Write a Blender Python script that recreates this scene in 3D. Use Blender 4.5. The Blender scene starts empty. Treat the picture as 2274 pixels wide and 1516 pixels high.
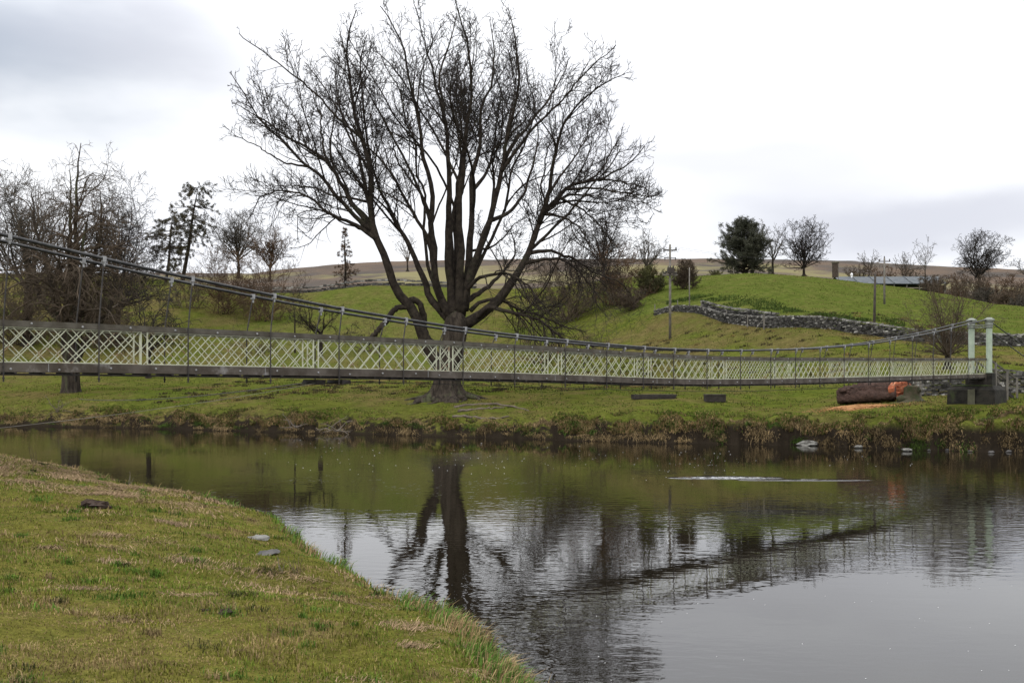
import bpy, math, random
import numpy as np
from mathutils import Vector

random.seed(7)
RNG = np.random.default_rng(11)
C = bpy.context.scene.collection
SC = bpy.context.scene

# ------------------------------------------------------------------ camera, world, sun, exposure
F, CX, HY, CH = 2300.0, 1137.0, 844.0, 4.1      # survey constants: focal length in photo pixels, eye height over the water
cam_d = bpy.data.cameras.new("camera")
cam = bpy.data.objects.new("camera", cam_d)
C.objects.link(cam)
cam.location = (0, 0, CH)
cam.rotation_euler = (math.radians(90), 0, 0)
cam_d.sensor_width = 36.0
cam_d.lens = 36.0 * F / 2274.0
cam_d.shift_y = 86.0 / 2274.0
cam_d.clip_start = 0.1
cam_d.clip_end = 5000
SC.camera = cam
SC.view_settings.view_transform = 'Standard'
SC.view_settings.look = 'None'
SC.view_settings.exposure = 0.12
SC.view_settings.gamma = 1.0
SC.render.film_transparent = False

SUN_EL, SUN_AZ = math.radians(42), math.radians(-150)   # sun behind the cloud deck, over the photographer's left shoulder
world = bpy.data.worlds.new("World")
SC.world = world
world.use_nodes = True
wt = world.node_tree
for n in list(wt.nodes):
    wt.nodes.remove(n)


def nd(t, kind, **kw):
    n = t.nodes.new(kind)
    for k, v in kw.items():
        if k.startswith('i_'):
            n.inputs[k[2:].replace('_', ' ')].default_value = v
        else:
            setattr(n, k, v)
    return n


def mth(t, op, a, b=None, c=None, clamp=False):
    n = t.nodes.new('ShaderNodeMath')
    n.operation = op
    n.use_clamp = clamp
    for i, v in enumerate((a, b, c)):
        if v is None:
            continue
        if isinstance(v, (int, float)):
            n.inputs[i].default_value = v
        else:
            t.links.new(v, n.inputs[i])
    return n.outputs[0]


def mixc(t, f, a, b, blend='MIX'):
    n = t.nodes.new('ShaderNodeMix')
    n.data_type = 'RGBA'
    n.blend_type = blend
    for idx, v in ((0, f), (6, a), (7, b)):
        if isinstance(v, (int, float)):
            n.inputs[idx].default_value = v
        elif isinstance(v, (tuple, list)):
            n.inputs[idx].default_value = (v[0], v[1], v[2], 1)
        else:
            t.links.new(v, n.inputs[idx])
    return n.outputs[2]


def rng_(t, v, a, b, lo=0.0, hi=1.0, smooth=True):
    n = t.nodes.new('ShaderNodeMapRange')
    n.interpolation_type = 'SMOOTHSTEP' if smooth else 'LINEAR'
    t.links.new(v, n.inputs[0])
    for i, x in zip((1, 2, 3, 4), (a, b, lo, hi)):
        n.inputs[i].default_value = x
    return n.outputs[0]


def build_world(t):
    out = nd(t, 'ShaderNodeOutputWorld')
    tc = nd(t, 'ShaderNodeTexCoord')
    nrm = nd(t, 'ShaderNodeVectorMath', operation='NORMALIZE')
    t.links.new(tc.outputs['Generated'], nrm.inputs[0])
    sky = nd(t, 'ShaderNodeTexSky', sky_type='NISHITA', sun_disc=False)
    sky.sun_elevation = SUN_EL
    sky.sun_rotation = SUN_AZ
    bg1 = nd(t, 'ShaderNodeBackground')
    bg1.inputs[1].default_value = 0.10
    t.links.new(sky.outputs[0], bg1.inputs[0])
    # cloud deck in direction space
    wn = nd(t, 'ShaderNodeTexNoise', noise_dimensions='3D')
    wn.inputs['Scale'].default_value = 2.6
    wn.inputs['Detail'].default_value = 5
    mp = nd(t, 'ShaderNodeMapping')
    mp.inputs['Scale'].default_value = (1, 1, 2.6)
    t.links.new(nrm.outputs[0], mp.inputs[0])
    t.links.new(mp.outputs[0], wn.inputs['Vector'])
    sep = nd(t, 'ShaderNodeSeparateXYZ')
    t.links.new(nrm.outputs[0], sep.inputs[0])
    # warped direction
    off = nd(t, 'ShaderNodeVectorMath', operation='SUBTRACT')
    t.links.new(wn.outputs['Color'], off.inputs[0])
    off.inputs[1].default_value = (0.5, 0.5, 0.5)
    sc = nd(t, 'ShaderNodeVectorMath', operation='SCALE')
    t.links.new(off.outputs[0], sc.inputs[0])
    sc.inputs['Scale'].default_value = 0.22
    wd = nd(t, 'ShaderNodeVectorMath', operation='ADD')
    t.links.new(nrm.outputs[0], wd.inputs[0])
    t.links.new(sc.outputs[0], wd.inputs[1])

    def patch(px, py, sx, sz, r0, r1):
        d = Vector(((px - CX) / F, 1, (HY - py) / F)).normalized()
        s = nd(t, 'ShaderNodeVectorMath', operation='SUBTRACT')
        t.links.new(wd.outputs[0], s.inputs[0])
        s.inputs[1].default_value = d
        m = nd(t, 'ShaderNodeVectorMath', operation='MULTIPLY')
        t.links.new(s.outputs[0], m.inputs[0])
        m.inputs[1].default_value = (1 / sx, 1 / sx, 1 / sz)
        l = nd(t, 'ShaderNodeVectorMath', operation='LENGTH')
        t.links.new(m.outputs[0], l.inputs[0])
        return rng_(t, l.outputs['Value'], r0, r1, 1.0, 0.0)
    up = rng_(t, sep.outputs['Z'], 0.26, 0.95, 1.0, 1.0 + WORLD_UP, False)
    base = mixc(t, rng_(t, wn.outputs['Fac'], 0.35, 0.7), (1.02, 1.03, 1.05), (0.92, 0.93, 0.98))
    c = mixc(t, patch(-90, 90, 0.20, 0.07, 0.1, 1.3), base, (0.45, 0.50, 0.58))
    c = mixc(t, mth(t, 'MULTIPLY', patch(300, 110, 0.12, 0.04, 0.1, 1.3), 0.55), c, (0.55, 0.56, 0.63))
    c = mixc(t, mth(t, 'MULTIPLY', patch(2080, 490, 0.22, 0.04, 0.2, 1.5), 0.9), c, (0.63, 0.64, 0.71))
    c = mixc(t, mth(t, 'MULTIPLY', patch(1700, 380, 0.18, 0.03, 0.3, 1.35), 0.55), c, (0.74, 0.74, 0.79))
    c = mixc(t, mth(t, 'MULTIPLY', patch(2320, 250, 0.22, 0.07, 0.2, 1.3), 0.2), c, (0.85, 0.86, 0.9))
    mul = nd(t, 'ShaderNodeVectorMath', operation='SCALE')
    t.links.new(c, mul.inputs[0])
    t.links.new(up, mul.inputs['Scale'])
    bg2 = nd(t, 'ShaderNodeBackground')
    t.links.new(mul.outputs[0], bg2.inputs[0])
    bg2.inputs[1].default_value = 1.09
    mx = nd(t, 'ShaderNodeMixShader')
    mx.inputs[0].default_value = 0.93
    t.links.new(bg1.outputs[0], mx.inputs[1])
    t.links.new(bg2.outputs[0], mx.inputs[2])
    t.links.new(mx.outputs[0], out.inputs[0])


WORLD_UP = 1.3
build_world(wt)

sun_d = bpy.data.lights.new("sun", 'SUN')
sun_d.energy = 1.0
sun_d.angle = math.radians(20)
sun_d.color = (1.0, 0.96, 0.9)
sun = bpy.data.objects.new("sun", sun_d)
C.objects.link(sun)
sd_ = Vector((math.sin(SUN_AZ) * math.cos(SUN_EL), math.cos(SUN_AZ) * math.cos(SUN_EL), math.sin(SUN_EL)))
sun.rotation_euler = sd_.to_track_quat('Z', 'Y').to_euler()

# ------------------------------------------------------------------ helpers


def tag(o, label=None, cat=None, group=None, kind=None):
    if label: o['label'] = label
    if cat: o['category'] = cat
    if group: o['group'] = group
    if kind: o['kind'] = kind
    return o


def empty(name, loc, label, cat, group=None, rz=0.0):
    o = bpy.data.objects.new(name, None)
    C.objects.link(o)
    o.location = loc
    o.rotation_euler = (0, 0, rz)
    o.empty_display_size = 0.3
    return tag(o, label, cat, group)


def link_mesh(name, me, mat=None, parent=None, loc=None):
    o = bpy.data.objects.new(name, me)
    C.objects.link(o)
    if mat is not None and not me.materials:
        me.materials.append(mat)
    if parent is not None:
        o.parent = parent
    if loc is not None:
        o.location = loc
    return o


def mesh_np(name, V, faces, mat, parent=None, smooth=False, col=None, origin=None):
    """V (n,3) array, faces = list of (m,k) int arrays. Coordinates are world unless a parent is given:
    then they are shifted into the parent's frame."""
    V = np.asarray(V, dtype=np.float64)
    if parent is not None:
        V = V - np.array(parent_world(parent))
    elif origin is not None:
        V = V - np.array(origin)
    me = bpy.data.meshes.new(name)
    faces = [np.asarray(f, dtype=np.int32) for f in faces if len(f)]
    nl = sum(f.size for f in faces)
    npoly = sum(len(f) for f in faces)
    me.vertices.add(len(V))
    me.vertices.foreach_set('co', V.astype(np.float32).ravel())
    me.loops.add(nl)
    me.loops.foreach_set('vertex_index', np.concatenate([f.ravel() for f in faces]))
    me.polygons.add(npoly)
    sizes = np.concatenate([np.full(len(f), f.shape[1], dtype=np.int32) for f in faces])
    st = np.concatenate(([0], np.cumsum(sizes)[:-1])).astype(np.int32)
    me.polygons.foreach_set('loop_start', st)
    me.polygons.foreach_set('loop_total', sizes)
    me.polygons.foreach_set('use_smooth', np.full(npoly, bool(smooth)))
    if col is not None:
        a = me.color_attributes.new('Col', 'FLOAT_COLOR', 'POINT')
        cc = np.ones((len(V), 4), dtype=np.float32)
        cc[:, :3] = col
        a.data.foreach_set('color', cc.ravel())
    me.update(calc_edges=True)
    me.validate(verbose=False)
    o = link_mesh(name, me, mat, parent)
    if parent is None and origin is not None:
        o.location = origin
    return o


def parent_world(p):
    v = Vector((0, 0, 0))
    while p is not None:
        v = v + Vector(p.location)
        p = p.parent
    return v


def copy_to(o, parent=None, loc=None):
    c = o.copy()
    C.objects.link(c)
    if parent is not None: c.parent = parent
    if loc is not None: c.location = loc
    return c


class Geo:
    """collects tubes, boxes and blocks into one mesh"""
    def __init__(s):
        s.V, s.F, s.Cc, s.n = [], {}, [], 0

    def add(s, V, faces, col=None):
        V = np.asarray(V, float).reshape(-1, 3)
        for f in faces:
            f = np.asarray(f, int)
            s.F.setdefault(f.shape[1], []).append(f + s.n)
        s.V.append(V)
        if col is None: col = (1, 1, 1)
        cc = np.empty((len(V), 3)); cc[:] = col
        s.Cc.append(cc)
        s.n += len(V)

    def tubes(s, P, R, k, cap=True, col=None, lump=0.0):
        """P (m,n,3), R (m,n)"""
        m, n, _ = P.shape
        T = np.empty_like(P)
        T[:, 1:-1] = P[:, 2:] - P[:, :-2]
        T[:, 0] = P[:, 1] - P[:, 0]
        T[:, -1] = P[:, -1] - P[:, -2]
        T /= np.linalg.norm(T, axis=2, keepdims=True) + 1e-9
        mean = P[:, -1] - P[:, 0]
        ref = np.where(np.abs(mean[:, 2:3]) > 0.7 * np.linalg.norm(mean, axis=1, keepdims=True),
                       np.array([[0.0, 1.0, 0.0]]), np.array([[0.0, 0.0, 1.0]]))
        A = np.cross(T, ref[:, None, :]); A /= np.linalg.norm(A, axis=2, keepdims=True) + 1e-9
        B = np.cross(T, A)
        th = np.arange(k) * 2 * math.pi / k
        rr = R[:, :, None]
        if lump:
            rr = rr * (1 + lump * RNG.standard_normal((m, n, k)) * 0.5 + lump * np.sin(th * 3)[None, None, :])
        else:
            rr = np.repeat(rr, k, axis=2)
        V = P[:, :, None, :] + rr[..., None] * (np.cos(th)[None, None, :, None] * A[:, :, None, :] + np.sin(th)[None, None, :, None] * B[:, :, None, :])
        base = (np.arange(m) * n * k)[:, None, None]
        i = (np.arange(n - 1) * k)[None, :, None]
        j = np.arange(k)[None, None, :]
        j2 = (j + 1) % k
        Q = np.stack([base + i + j, base + i + j2, base + i + k + j2, base + i + k + j], axis=-1).reshape(-1, 4)
        fs = [Q]
        if cap and k > 3:
            cb = (np.arange(m) * n * k)[:, None] + np.arange(k)[None, ::-1]
            ce = (np.arange(m) * n * k)[:, None] + (n - 1) * k + np.arange(k)[None, :]
            fs += [cb, ce]
        c = None
        if col is not None:
            c = np.repeat(np.asarray(col, float).reshape(-1, 3), n * k, axis=0) if np.ndim(col) == 2 else col
        s.add(V.reshape(-1, 3), fs, c)

    def tube(s, pts, r, k=8, col=None, lump=0.0):
        pts = np.asarray(pts, float)
        r = np.full(len(pts), r) if np.isscalar(r) else np.asarray(r, float)
        s.tubes(pts[None], r[None], k, True, col, lump)

    def box(s, c, u, v, w, hx, hy, hz, col=None, jit=0.0):
        """centre c, axes u v w (unit), half sizes"""
        c, u, v, w = (np.asarray(q, float) for q in (c, u, v, w))
        sg = np.array([[-1, -1, -1], [1, -1, -1], [1, 1, -1], [-1, 1, -1], [-1, -1, 1], [1, -1, 1], [1, 1, 1], [-1, 1, 1]], float)
        if jit:
            sg = sg + RNG.uniform(-jit, jit, sg.shape)
        V = c + sg[:, :1] * hx * u + sg[:, 1:2] * hy * v + sg[:, 2:3] * hz * w
        s.add(V, [[(0, 3, 2, 1), (4, 5, 6, 7), (0, 1, 5, 4), (1, 2, 6, 5), (2, 3, 7, 6), (3, 0, 4, 7)]], col)

    def strip(s, pts, side, up, hw, hh, col=None):
        """rectangular bar swept along pts; side/up unit vectors"""
        pts = np.asarray(pts, float); side = np.asarray(side, float); up = np.asarray(up, float)
        n = len(pts)
        V = np.stack([pts - side * hw - up * hh, pts + side * hw - up * hh, pts + side * hw + up * hh, pts - side * hw + up * hh], axis=1)
        f = []
        for i in range(n - 1):
            for j in range(4):
                f.append((i * 4 + j, i * 4 + (j + 1) % 4, i * 4 + 4 + (j + 1) % 4, i * 4 + 4 + j))
        f += [(3, 2, 1, 0), tuple(4 * (n - 1) + q for q in range(4))]
        s.add(V.reshape(-1, 3), [f], col)

    def lathe(s, c, prof, k=16, col=None):
        c = np.asarray(c, float)
        th = np.arange(k) * 2 * math.pi / k
        V = np.array([[c[0] + r * math.cos(a), c[1] + r * math.sin(a), c[2] + z] for r, z in prof for a in th])
        f = []
        for i in range(len(prof) - 1):
            for j in range(k):
                f.append((i * k + j, i * k + (j + 1) % k, (i + 1) * k + (j + 1) % k, (i + 1) * k + j))
        s.add(V, [f, [tuple(range(k))[::-1], tuple((len(prof) - 1) * k + q for q in range(k))]], col)

    def blob(s, c, rx, ry, rz, rough=0.18, col=None, seed=0, k=10, m=7):
        rg = np.random.default_rng(seed)
        ph = np.linspace(0, math.pi, m)
        th = np.arange(k) * 2 * math.pi / k
        V = []
        for p in ph:
            for a in th:
                q = 1 + rough * rg.standard_normal() * (0.3 if p in (0, math.pi) else 1)
                V.append((c[0] + rx * q * math.sin(p) * math.cos(a), c[1] + ry * q * math.sin(p) * math.sin(a), c[2] + rz * q * math.cos(p)))
        f = []
        for i in range(m - 1):
            for j in range(k):
                f.append((i * k + j, (i + 1) * k + j, (i + 1) * k + (j + 1) % k, i * k + (j + 1) % k))
        s.add(V, [f], col)

    def build(s, name, mat, parent=None, smooth=False, use_col=False, origin=None):
        V = np.concatenate(s.V)
        fs = [np.concatenate(v) for v in s.F.values()]
        return mesh_np(name, V, fs, mat, parent, smooth, np.concatenate(s.Cc) if use_col else None, origin)


def vnoise(x, y, seed=0, sc=1.0):
    """smooth value noise 0..1 on a lattice"""
    x = np.asarray(x) * sc + seed * 17.3; y = np.asarray(y) * sc - seed * 9.1
    xi, yi = np.floor(x), np.floor(y)
    fx, fy = x - xi, y - yi
    fx = fx * fx * (3 - 2 * fx); fy = fy * fy * (3 - 2 * fy)
    def h(a, b):
        v = np.sin(a * 127.1 + b * 311.7 + seed * 74.7) * 43758.5453
        return v - np.floor(v)
    return (h(xi, yi) * (1 - fx) + h(xi + 1, yi) * fx) * (1 - fy) + (h(xi, yi + 1) * (1 - fx) + h(xi + 1, yi + 1) * fx) * fy


def fbm(x, y, seed=0, sc=1.0, o=4):
    t, a, s = 0, 0.5, 0
    for i in range(o):
        t = t + a * vnoise(x, y, seed + i, sc * 2 ** i); s += a; a *= 0.5
    return t / s


def smooth01(v): v = np.clip(v, 0, 1); return v * v * (3 - 2 * v)

# ------------------------------------------------------------------ materials


def new_mat(name):
    m = bpy.data.materials.new(name)
    m.use_nodes = True
    t = m.node_tree
    b = t.nodes['Principled BSDF']
    return m, t, b


def noise(t, scale, detail=4, rough=0.55, vec=None, dist=0.0):
    n = nd(t, 'ShaderNodeTexNoise')
    n.inputs['Scale'].default_value = scale
    n.inputs['Detail'].default_value = detail
    n.inputs['Roughness'].default_value = rough
    n.inputs['Distortion'].default_value = dist
    if vec is None:
        g = nd(t, 'ShaderNodeNewGeometry')
        vec = g.outputs['Position']
    t.links.new(vec, n.inputs['Vector'])
    return n


def surf(name, c1, c2, scale=3.0, rough=0.85, bump=0.3, bscale=None, c3=None, s3=0.6, metallic=0.0, bdist=0.02, stretch=None, spec=0.3, c3lo=.55, c3hi=.75):
    m, t, b = new_mat(name)
    vec = None
    if stretch:
        g = nd(t, 'ShaderNodeNewGeometry')
        mp = nd(t, 'ShaderNodeMapping')
        mp.inputs['Scale'].default_value = stretch
        t.links.new(g.outputs['Position'], mp.inputs[0])
        vec = mp.outputs[0]
    n = noise(t, scale, 6, 0.6, vec)
    col = mixc(t, rng_(t, n.outputs['Fac'], 0.35, 0.65), c1, c2)
    if c3:
        n3 = noise(t, s3, 5, 0.65, vec)
        col = mixc(t, rng_(t, n3.outputs['Fac'], c3lo, c3hi), col, c3)
    t.links.new(col, b.inputs['Base Color'])
    b.inputs['Roughness'].default_value = rough
    b.inputs['Metallic'].default_value = metallic
    b.inputs['Specular IOR Level'].default_value = spec
    if bump:
        nb = noise(t, bscale or scale * 3, 5, 0.65, vec)
        bp = nd(t, 'ShaderNodeBump')
        bp.inputs['Strength'].default_value = bump
        bp.inputs['Distance'].default_value = bdist
        t.links.new(nb.outputs['Fac'], bp.inputs['Height'])
        t.links.new(bp.outputs[0], b.inputs['Normal'])
    return m


def attr_mat(name, rough=0.9, scale=6.0, var=0.35, spec=0.2, bump=0.0, bscale=20, two=False):
    m, t, b = new_mat(name)
    a = nd(t, 'ShaderNodeAttribute', attribute_name='Col')
    n = noise(t, scale, 4)
    f = rng_(t, n.outputs['Fac'], 0.3, 0.7, 1 - var, 1 + var)
    mul = nd(t, 'ShaderNodeVectorMath', operation='SCALE')
    t.links.new(a.outputs['Color'], mul.inputs[0])
    t.links.new(f, mul.inputs['Scale'])
    t.links.new(mul.outputs[0], b.inputs['Base Color'])
    b.inputs['Roughness'].default_value = rough
    b.inputs['Specular IOR Level'].default_value = spec
    if bump:
        nb = noise(t, bscale, 5)
        bp = nd(t, 'ShaderNodeBump')
        bp.inputs['Strength'].default_value = bump
        bp.inputs['Distance'].default_value = 0.03
        t.links.new(nb.outputs['Fac'], bp.inputs['Height'])
        t.links.new(bp.outputs[0], b.inputs['Normal'])
    return m


def ground_mat(name, greens, straw, soil, soil_slope, bump=0.5, bs=7.0, big=0.06, soil_top=1.6, straw_amt=(0.5, 0.72), pasture=False):
    m, t, b = new_mat(name)
    g = nd(t, 'ShaderNodeNewGeometry')
    pos = g.outputs['Position']
    n1 = noise(t, big, 6, 0.62, pos)
    n2 = noise(t, big * 9, 6, 0.7, pos, 0.3)
    n3 = noise(t, big * 45, 4, 0.7, pos)
    c = mixc(t, rng_(t, n1.outputs['Fac'], 0.38, 0.62), greens[0], greens[1])
    c = mixc(t, rng_(t, n2.outputs['Fac'], 0.42, 0.7), c, greens[2])
    nn = mth(t, 'MULTIPLY_ADD', n3.outputs['Fac'], 0.45, mth(t, 'MULTIPLY', n2.outputs['Fac'], 0.6))
    n4 = noise(t, big * 3.1, 5, 0.65, pos)
    nn = mth(t, 'MULTIPLY_ADD', n4.outputs['Fac'], 0.55, mth(t, 'MULTIPLY', nn, 0.45))
    c = mixc(t, rng_(t, nn, *straw_amt), c, straw)
    if pasture:
        at_ = nd(t, 'ShaderNodeAttribute', attribute_name='Col')
        sa = nd(t, 'ShaderNodeSeparateColor'); t.links.new(at_.outputs['Color'], sa.inputs[0])
        pg = mixc(t, rng_(t, n2.outputs['Fac'], 0.4, 0.65), (0.062, 0.083, 0.016), (0.088, 0.098, 0.024))
        c = mixc(t, mth(t, 'MULTIPLY', sa.outputs[0], .85), c, pg)
        bf = mth(t, 'MULTIPLY', sa.outputs[1], rng_(t, n4.outputs['Fac'], 0.35, 0.6), clamp=True)
        c = mixc(t, bf, c, (0.095, 0.078, 0.03))
    # fine mottling of the sward
    n5 = noise(t, bs * 2.2, 3, 0.7, pos)
    n6 = noise(t, bs * .35, 4, 0.7, pos)
    mot = mth(t, 'MULTIPLY', rng_(t, n5.outputs['Fac'], 0.3, 0.7, 0.62, 1.35, False), rng_(t, n6.outputs['Fac'], 0.3, 0.7, 0.7, 1.3, False))
    ml = nd(t, 'ShaderNodeVectorMath', operation='SCALE')
    t.links.new(c, ml.inputs[0]); t.links.new(mot, ml.inputs['Scale'])
    c = ml.outputs[0]
    if soil_slope:
        sp = nd(t, 'ShaderNodeSeparateXYZ'); t.links.new(g.outputs['True Normal'], sp.inputs[0])
        sz = nd(t, 'ShaderNodeSeparateXYZ'); t.links.new(pos, sz.inputs[0])
        fs = rng_(t, mth(t, 'MULTIPLY_ADD', n3.outputs['Fac'], 0.25, sp.outputs['Z']), 0.78, 0.98, 1.0, 0.0)
        fz = rng_(t, mth(t, 'MULTIPLY_ADD', n2.outputs['Fac'], 0.8, sz.outputs['Z']), soil_top, soil_top + 0.7, 1.0, 0.0)
        fw = rng_(t, sz.outputs['Z'], 0.05, 0.55, 1.0, 0.0)
        f = mth(t, 'MAXIMUM', mth(t, 'MULTIPLY', fs, fz), fw)
        c = mixc(t, f, c, soil)
    t.links.new(c, b.inputs['Base Color'])
    b.inputs['Roughness'].default_value = 0.95
    b.inputs['Specular IOR Level'].default_value = 0.0
    nb = noise(t, bs, 5, 0.75, pos)
    bp = nd(t, 'ShaderNodeBump')
    bp.inputs['Strength'].default_value = bump
    bp.inputs['Distance'].default_value = 0.12
    t.links.new(nb.outputs['Fac'], bp.inputs['Height'])
    t.links.new(bp.outputs[0], b.inputs['Normal'])
    return m


M = {}
M['near'] = ground_mat('near_grass', [(0.098, 0.095, 0.020), (0.125, 0.112, 0.028), (0.08, 0.088, 0.017)], (0.18, 0.135, 0.06), (0.05, 0.035, 0.022), True, bump=0.6, bs=14, big=0.35, soil_top=0.7)
M['meadow'] = ground_mat('meadow_grass', [(0.070, 0.085, 0.014), (0.088, 0.094, 0.019), (0.052, 0.070, 0.012)], (0.11, 0.085, 0.034), (0.023, 0.018, 0.013), True, bump=1.0, bs=3.5, big=0.045, soil_top=1.4, straw_amt=(.46, .64), pasture=True)
M['moor'] = surf('moor_heath', (0.095, 0.062, 0.038), (0.045, 0.036, 0.028), 0.03, 0.95, 0.6, 0.3, c3=(0.15, 0.13, 0.05), s3=0.012, bdist=1.0, stretch=(1, 1, 6), c3lo=.5, c3hi=.62)
M['wood'] = surf('weathered_timber', (0.06, 0.052, 0.038), (0.10, 0.09, 0.072), 2.5, 0.85, 0.35, 18, c3=(0.23, 0.22, 0.205), s3=1.1, c3lo=.6, c3hi=.8)
M['wood_lo'] = surf('weathered_beam', (0.05, 0.040, 0.030), (0.10, 0.085, 0.07), 1.8, 0.85, 0.4, 15, c3=(0.26, 0.25, 0.24), s3=0.9, c3lo=.58, c3hi=.72)
M['wood_dk'] = surf('dark_timber', (0.02, 0.017, 0.014), (0.035, 0.03, 0.025), 4, 0.9, 0.3)
M['lattice'] = surf('pale_green_paint', (0.39, 0.405, 0.29), (0.47, 0.48, 0.36), 5, 0.6, 0.1, c3=(0.22, 0.14, 0.08), s3=3.2, c3lo=.55, c3hi=.68)
M['pillar'] = surf('pillar_paint', (0.17, 0.21, 0.155), (0.22, 0.26, 0.195), 2.5, 0.5, 0.12, c3=(0.17, 0.19, 0.14), s3=1.6, c3lo=.6, c3hi=.8)
M['pillar_cap'] = surf('cap_paint', (0.22, 0.24, 0.2), (0.15, 0.16, 0.14), 4, 0.6, 0.1)
M['steel'] = surf('dark_steel', (0.022, 0.02, 0.019), (0.05, 0.042, 0.036), 6, 0.6, 0.1)
M['cable'] = surf('cable_steel', (0.022, 0.022, 0.022), (0.05, 0.05, 0.049), 5, 0.45, 0.15, 40, metallic=0.3)
M['galv'] = surf('galvanised', (0.34, 0.34, 0.34), (0.22, 0.22, 0.22), 9, 0.5, 0.0, metallic=0.2)
M['bark'] = surf('trunk_bark', (0.026, 0.021, 0.017), (0.068, 0.055, 0.043), 2.2, 0.95, 0.9, 5, c3=(0.08, 0.088, 0.045), s3=0.7, bdist=0.22, stretch=(1.6, 1.6, 0.22), c3lo=.52, c3hi=.7, spec=.08)
M['limb'] = surf('limb_bark', (0.018, 0.0145, 0.012), (0.042, 0.034, 0.026), 2.5, 0.95, 0.9, 7, c3=(0.035, 0.037, 0.02), s3=0.5, bdist=0.08, spec=.08)
M['twig'] = surf('twig_bark', (0.016, 0.012, 0.010), (0.026, 0.02, 0.016), 0.7, 0.95, 0)
M['twig_br'] = surf('twig_brown', (0.06, 0.045, 0.03), (0.09, 0.065, 0.043), 0.5, 0.95, 0)
M['twig_gr'] = surf('twig_grey', (0.05, 0.043, 0.034), (0.08, 0.068, 0.052), 0.5, 0.95, 0)
M['twig_rust'] = surf('twig_rust', (0.10, 0.058, 0.03), (0.065, 0.043, 0.027), 0.5, 0.95, 0)
M['twig_olive'] = surf('twig_olive', (0.085, 0.085, 0.025), (0.06, 0.058, 0.025), 0.5, 0.95, 0)
M['bark_pale'] = surf('pale_bark', (0.12, 0.10, 0.085), (0.07, 0.058, 0.05), 3, 0.95, 0.5, 8)
M['evergreen'] = surf('evergreen_leaf', (0.032, 0.036, 0.021), (0.055, 0.055, 0.034), 0.6, 0.8, 0)
M['pine'] = surf('pine_needles', (0.045, 0.045, 0.022), (0.065, 0.05, 0.028), 0.8, 0.85, 0)
M['attr'] = attr_mat('grass_blades', 0.9, 2.0, 0.3, spec=0.05)
M['stone'] = attr_mat('wall_stone', 0.95, 7.0, 0.4, bump=0.6, bscale=14)
M['concrete'] = surf('abutment_concrete', (0.012, 0.011, 0.009), (0.03, 0.027, 0.021), 2.4, 0.95, 0.7, 9, c3=(0.035, 0.045, 0.016), s3=1.0, bdist=0.05)
M['concrete_lt'] = surf('render_patch', (0.14, 0.135, 0.09), (0.10, 0.095, 0.065), 3, 0.95, 0.5, 9)
M['stump'] = surf('stump_wood', (0.03, 0.035, 0.014), (0.055, 0.045, 0.028), 3, 0.95, 0.8, 7, c3=(.07, .05, .035), s3=1.5, bdist=.06)
M['moss'] = surf('moss_stone', (0.06, 0.085, 0.03), (0.05, 0.05, 0.03), 3, 0.95, 0.6, 9)
M['pole'] = surf('pole_wood', (0.11, 0.10, 0.085), (0.18, 0.165, 0.14), 2, 0.9, 0.2)
M['pole_dk'] = surf('pole_dark_wood', (0.035, 0.03, 0.025), (0.06, 0.05, 0.042), 2, 0.9, 0.2)
M['logbark'] = surf('log_bark', (0.045, 0.026, 0.020), (0.085, 0.050, 0.038), 5, 0.95, 1.0, 9, c3=(0.02, 0.014, 0.011), s3=2.5, bdist=0.16)
M['cutwood'] = surf('fresh_cut_wood', (0.36, 0.12, 0.055), (0.24, 0.065, 0.032), 4, 0.9, 0.7, 12, c3=(0.46, 0.25, 0.15), s3=2.5)
M['sawdust'] = surf('sawdust', (0.34, 0.17, 0.06), (0.25, 0.12, 0.045), 5, 0.95, 0.5, 20)
M['slate'] = surf('roof_sheet', (0.06, 0.07, 0.078), (0.09, 0.10, 0.105), 0.8, 0.7, 0.2)
M['white'] = surf('white_paint', (0.75, 0.75, 0.75), (0.65, 0.65, 0.65), 3, 0.6, 0)
M['molehill'] = surf('dark_soil', (0.025, 0.015, 0.010), (0.05, 0.032, 0.022), 9, 0.95, 0.9, 40, bdist=0.03)
M['rock'] = surf('pale_rock', (0.20, 0.195, 0.175), (0.10, 0.095, 0.085), 6, 0.9, 0.6, 22, bdist=0.02)
M['rock_dk'] = surf('dark_rock', (0.05, 0.048, 0.045), (0.09, 0.085, 0.08), 6, 0.9, 0.6, 22)
M['deadwood'] = surf('dead_twigs', (0.20, 0.17, 0.14), (0.12, 0.10, 0.08), 3, 0.9, 0)
M['root'] = surf('root_wood', (0.075, 0.06, 0.045), (0.13, 0.105, 0.08), 3, 0.95, 0.5, 10)

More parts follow.
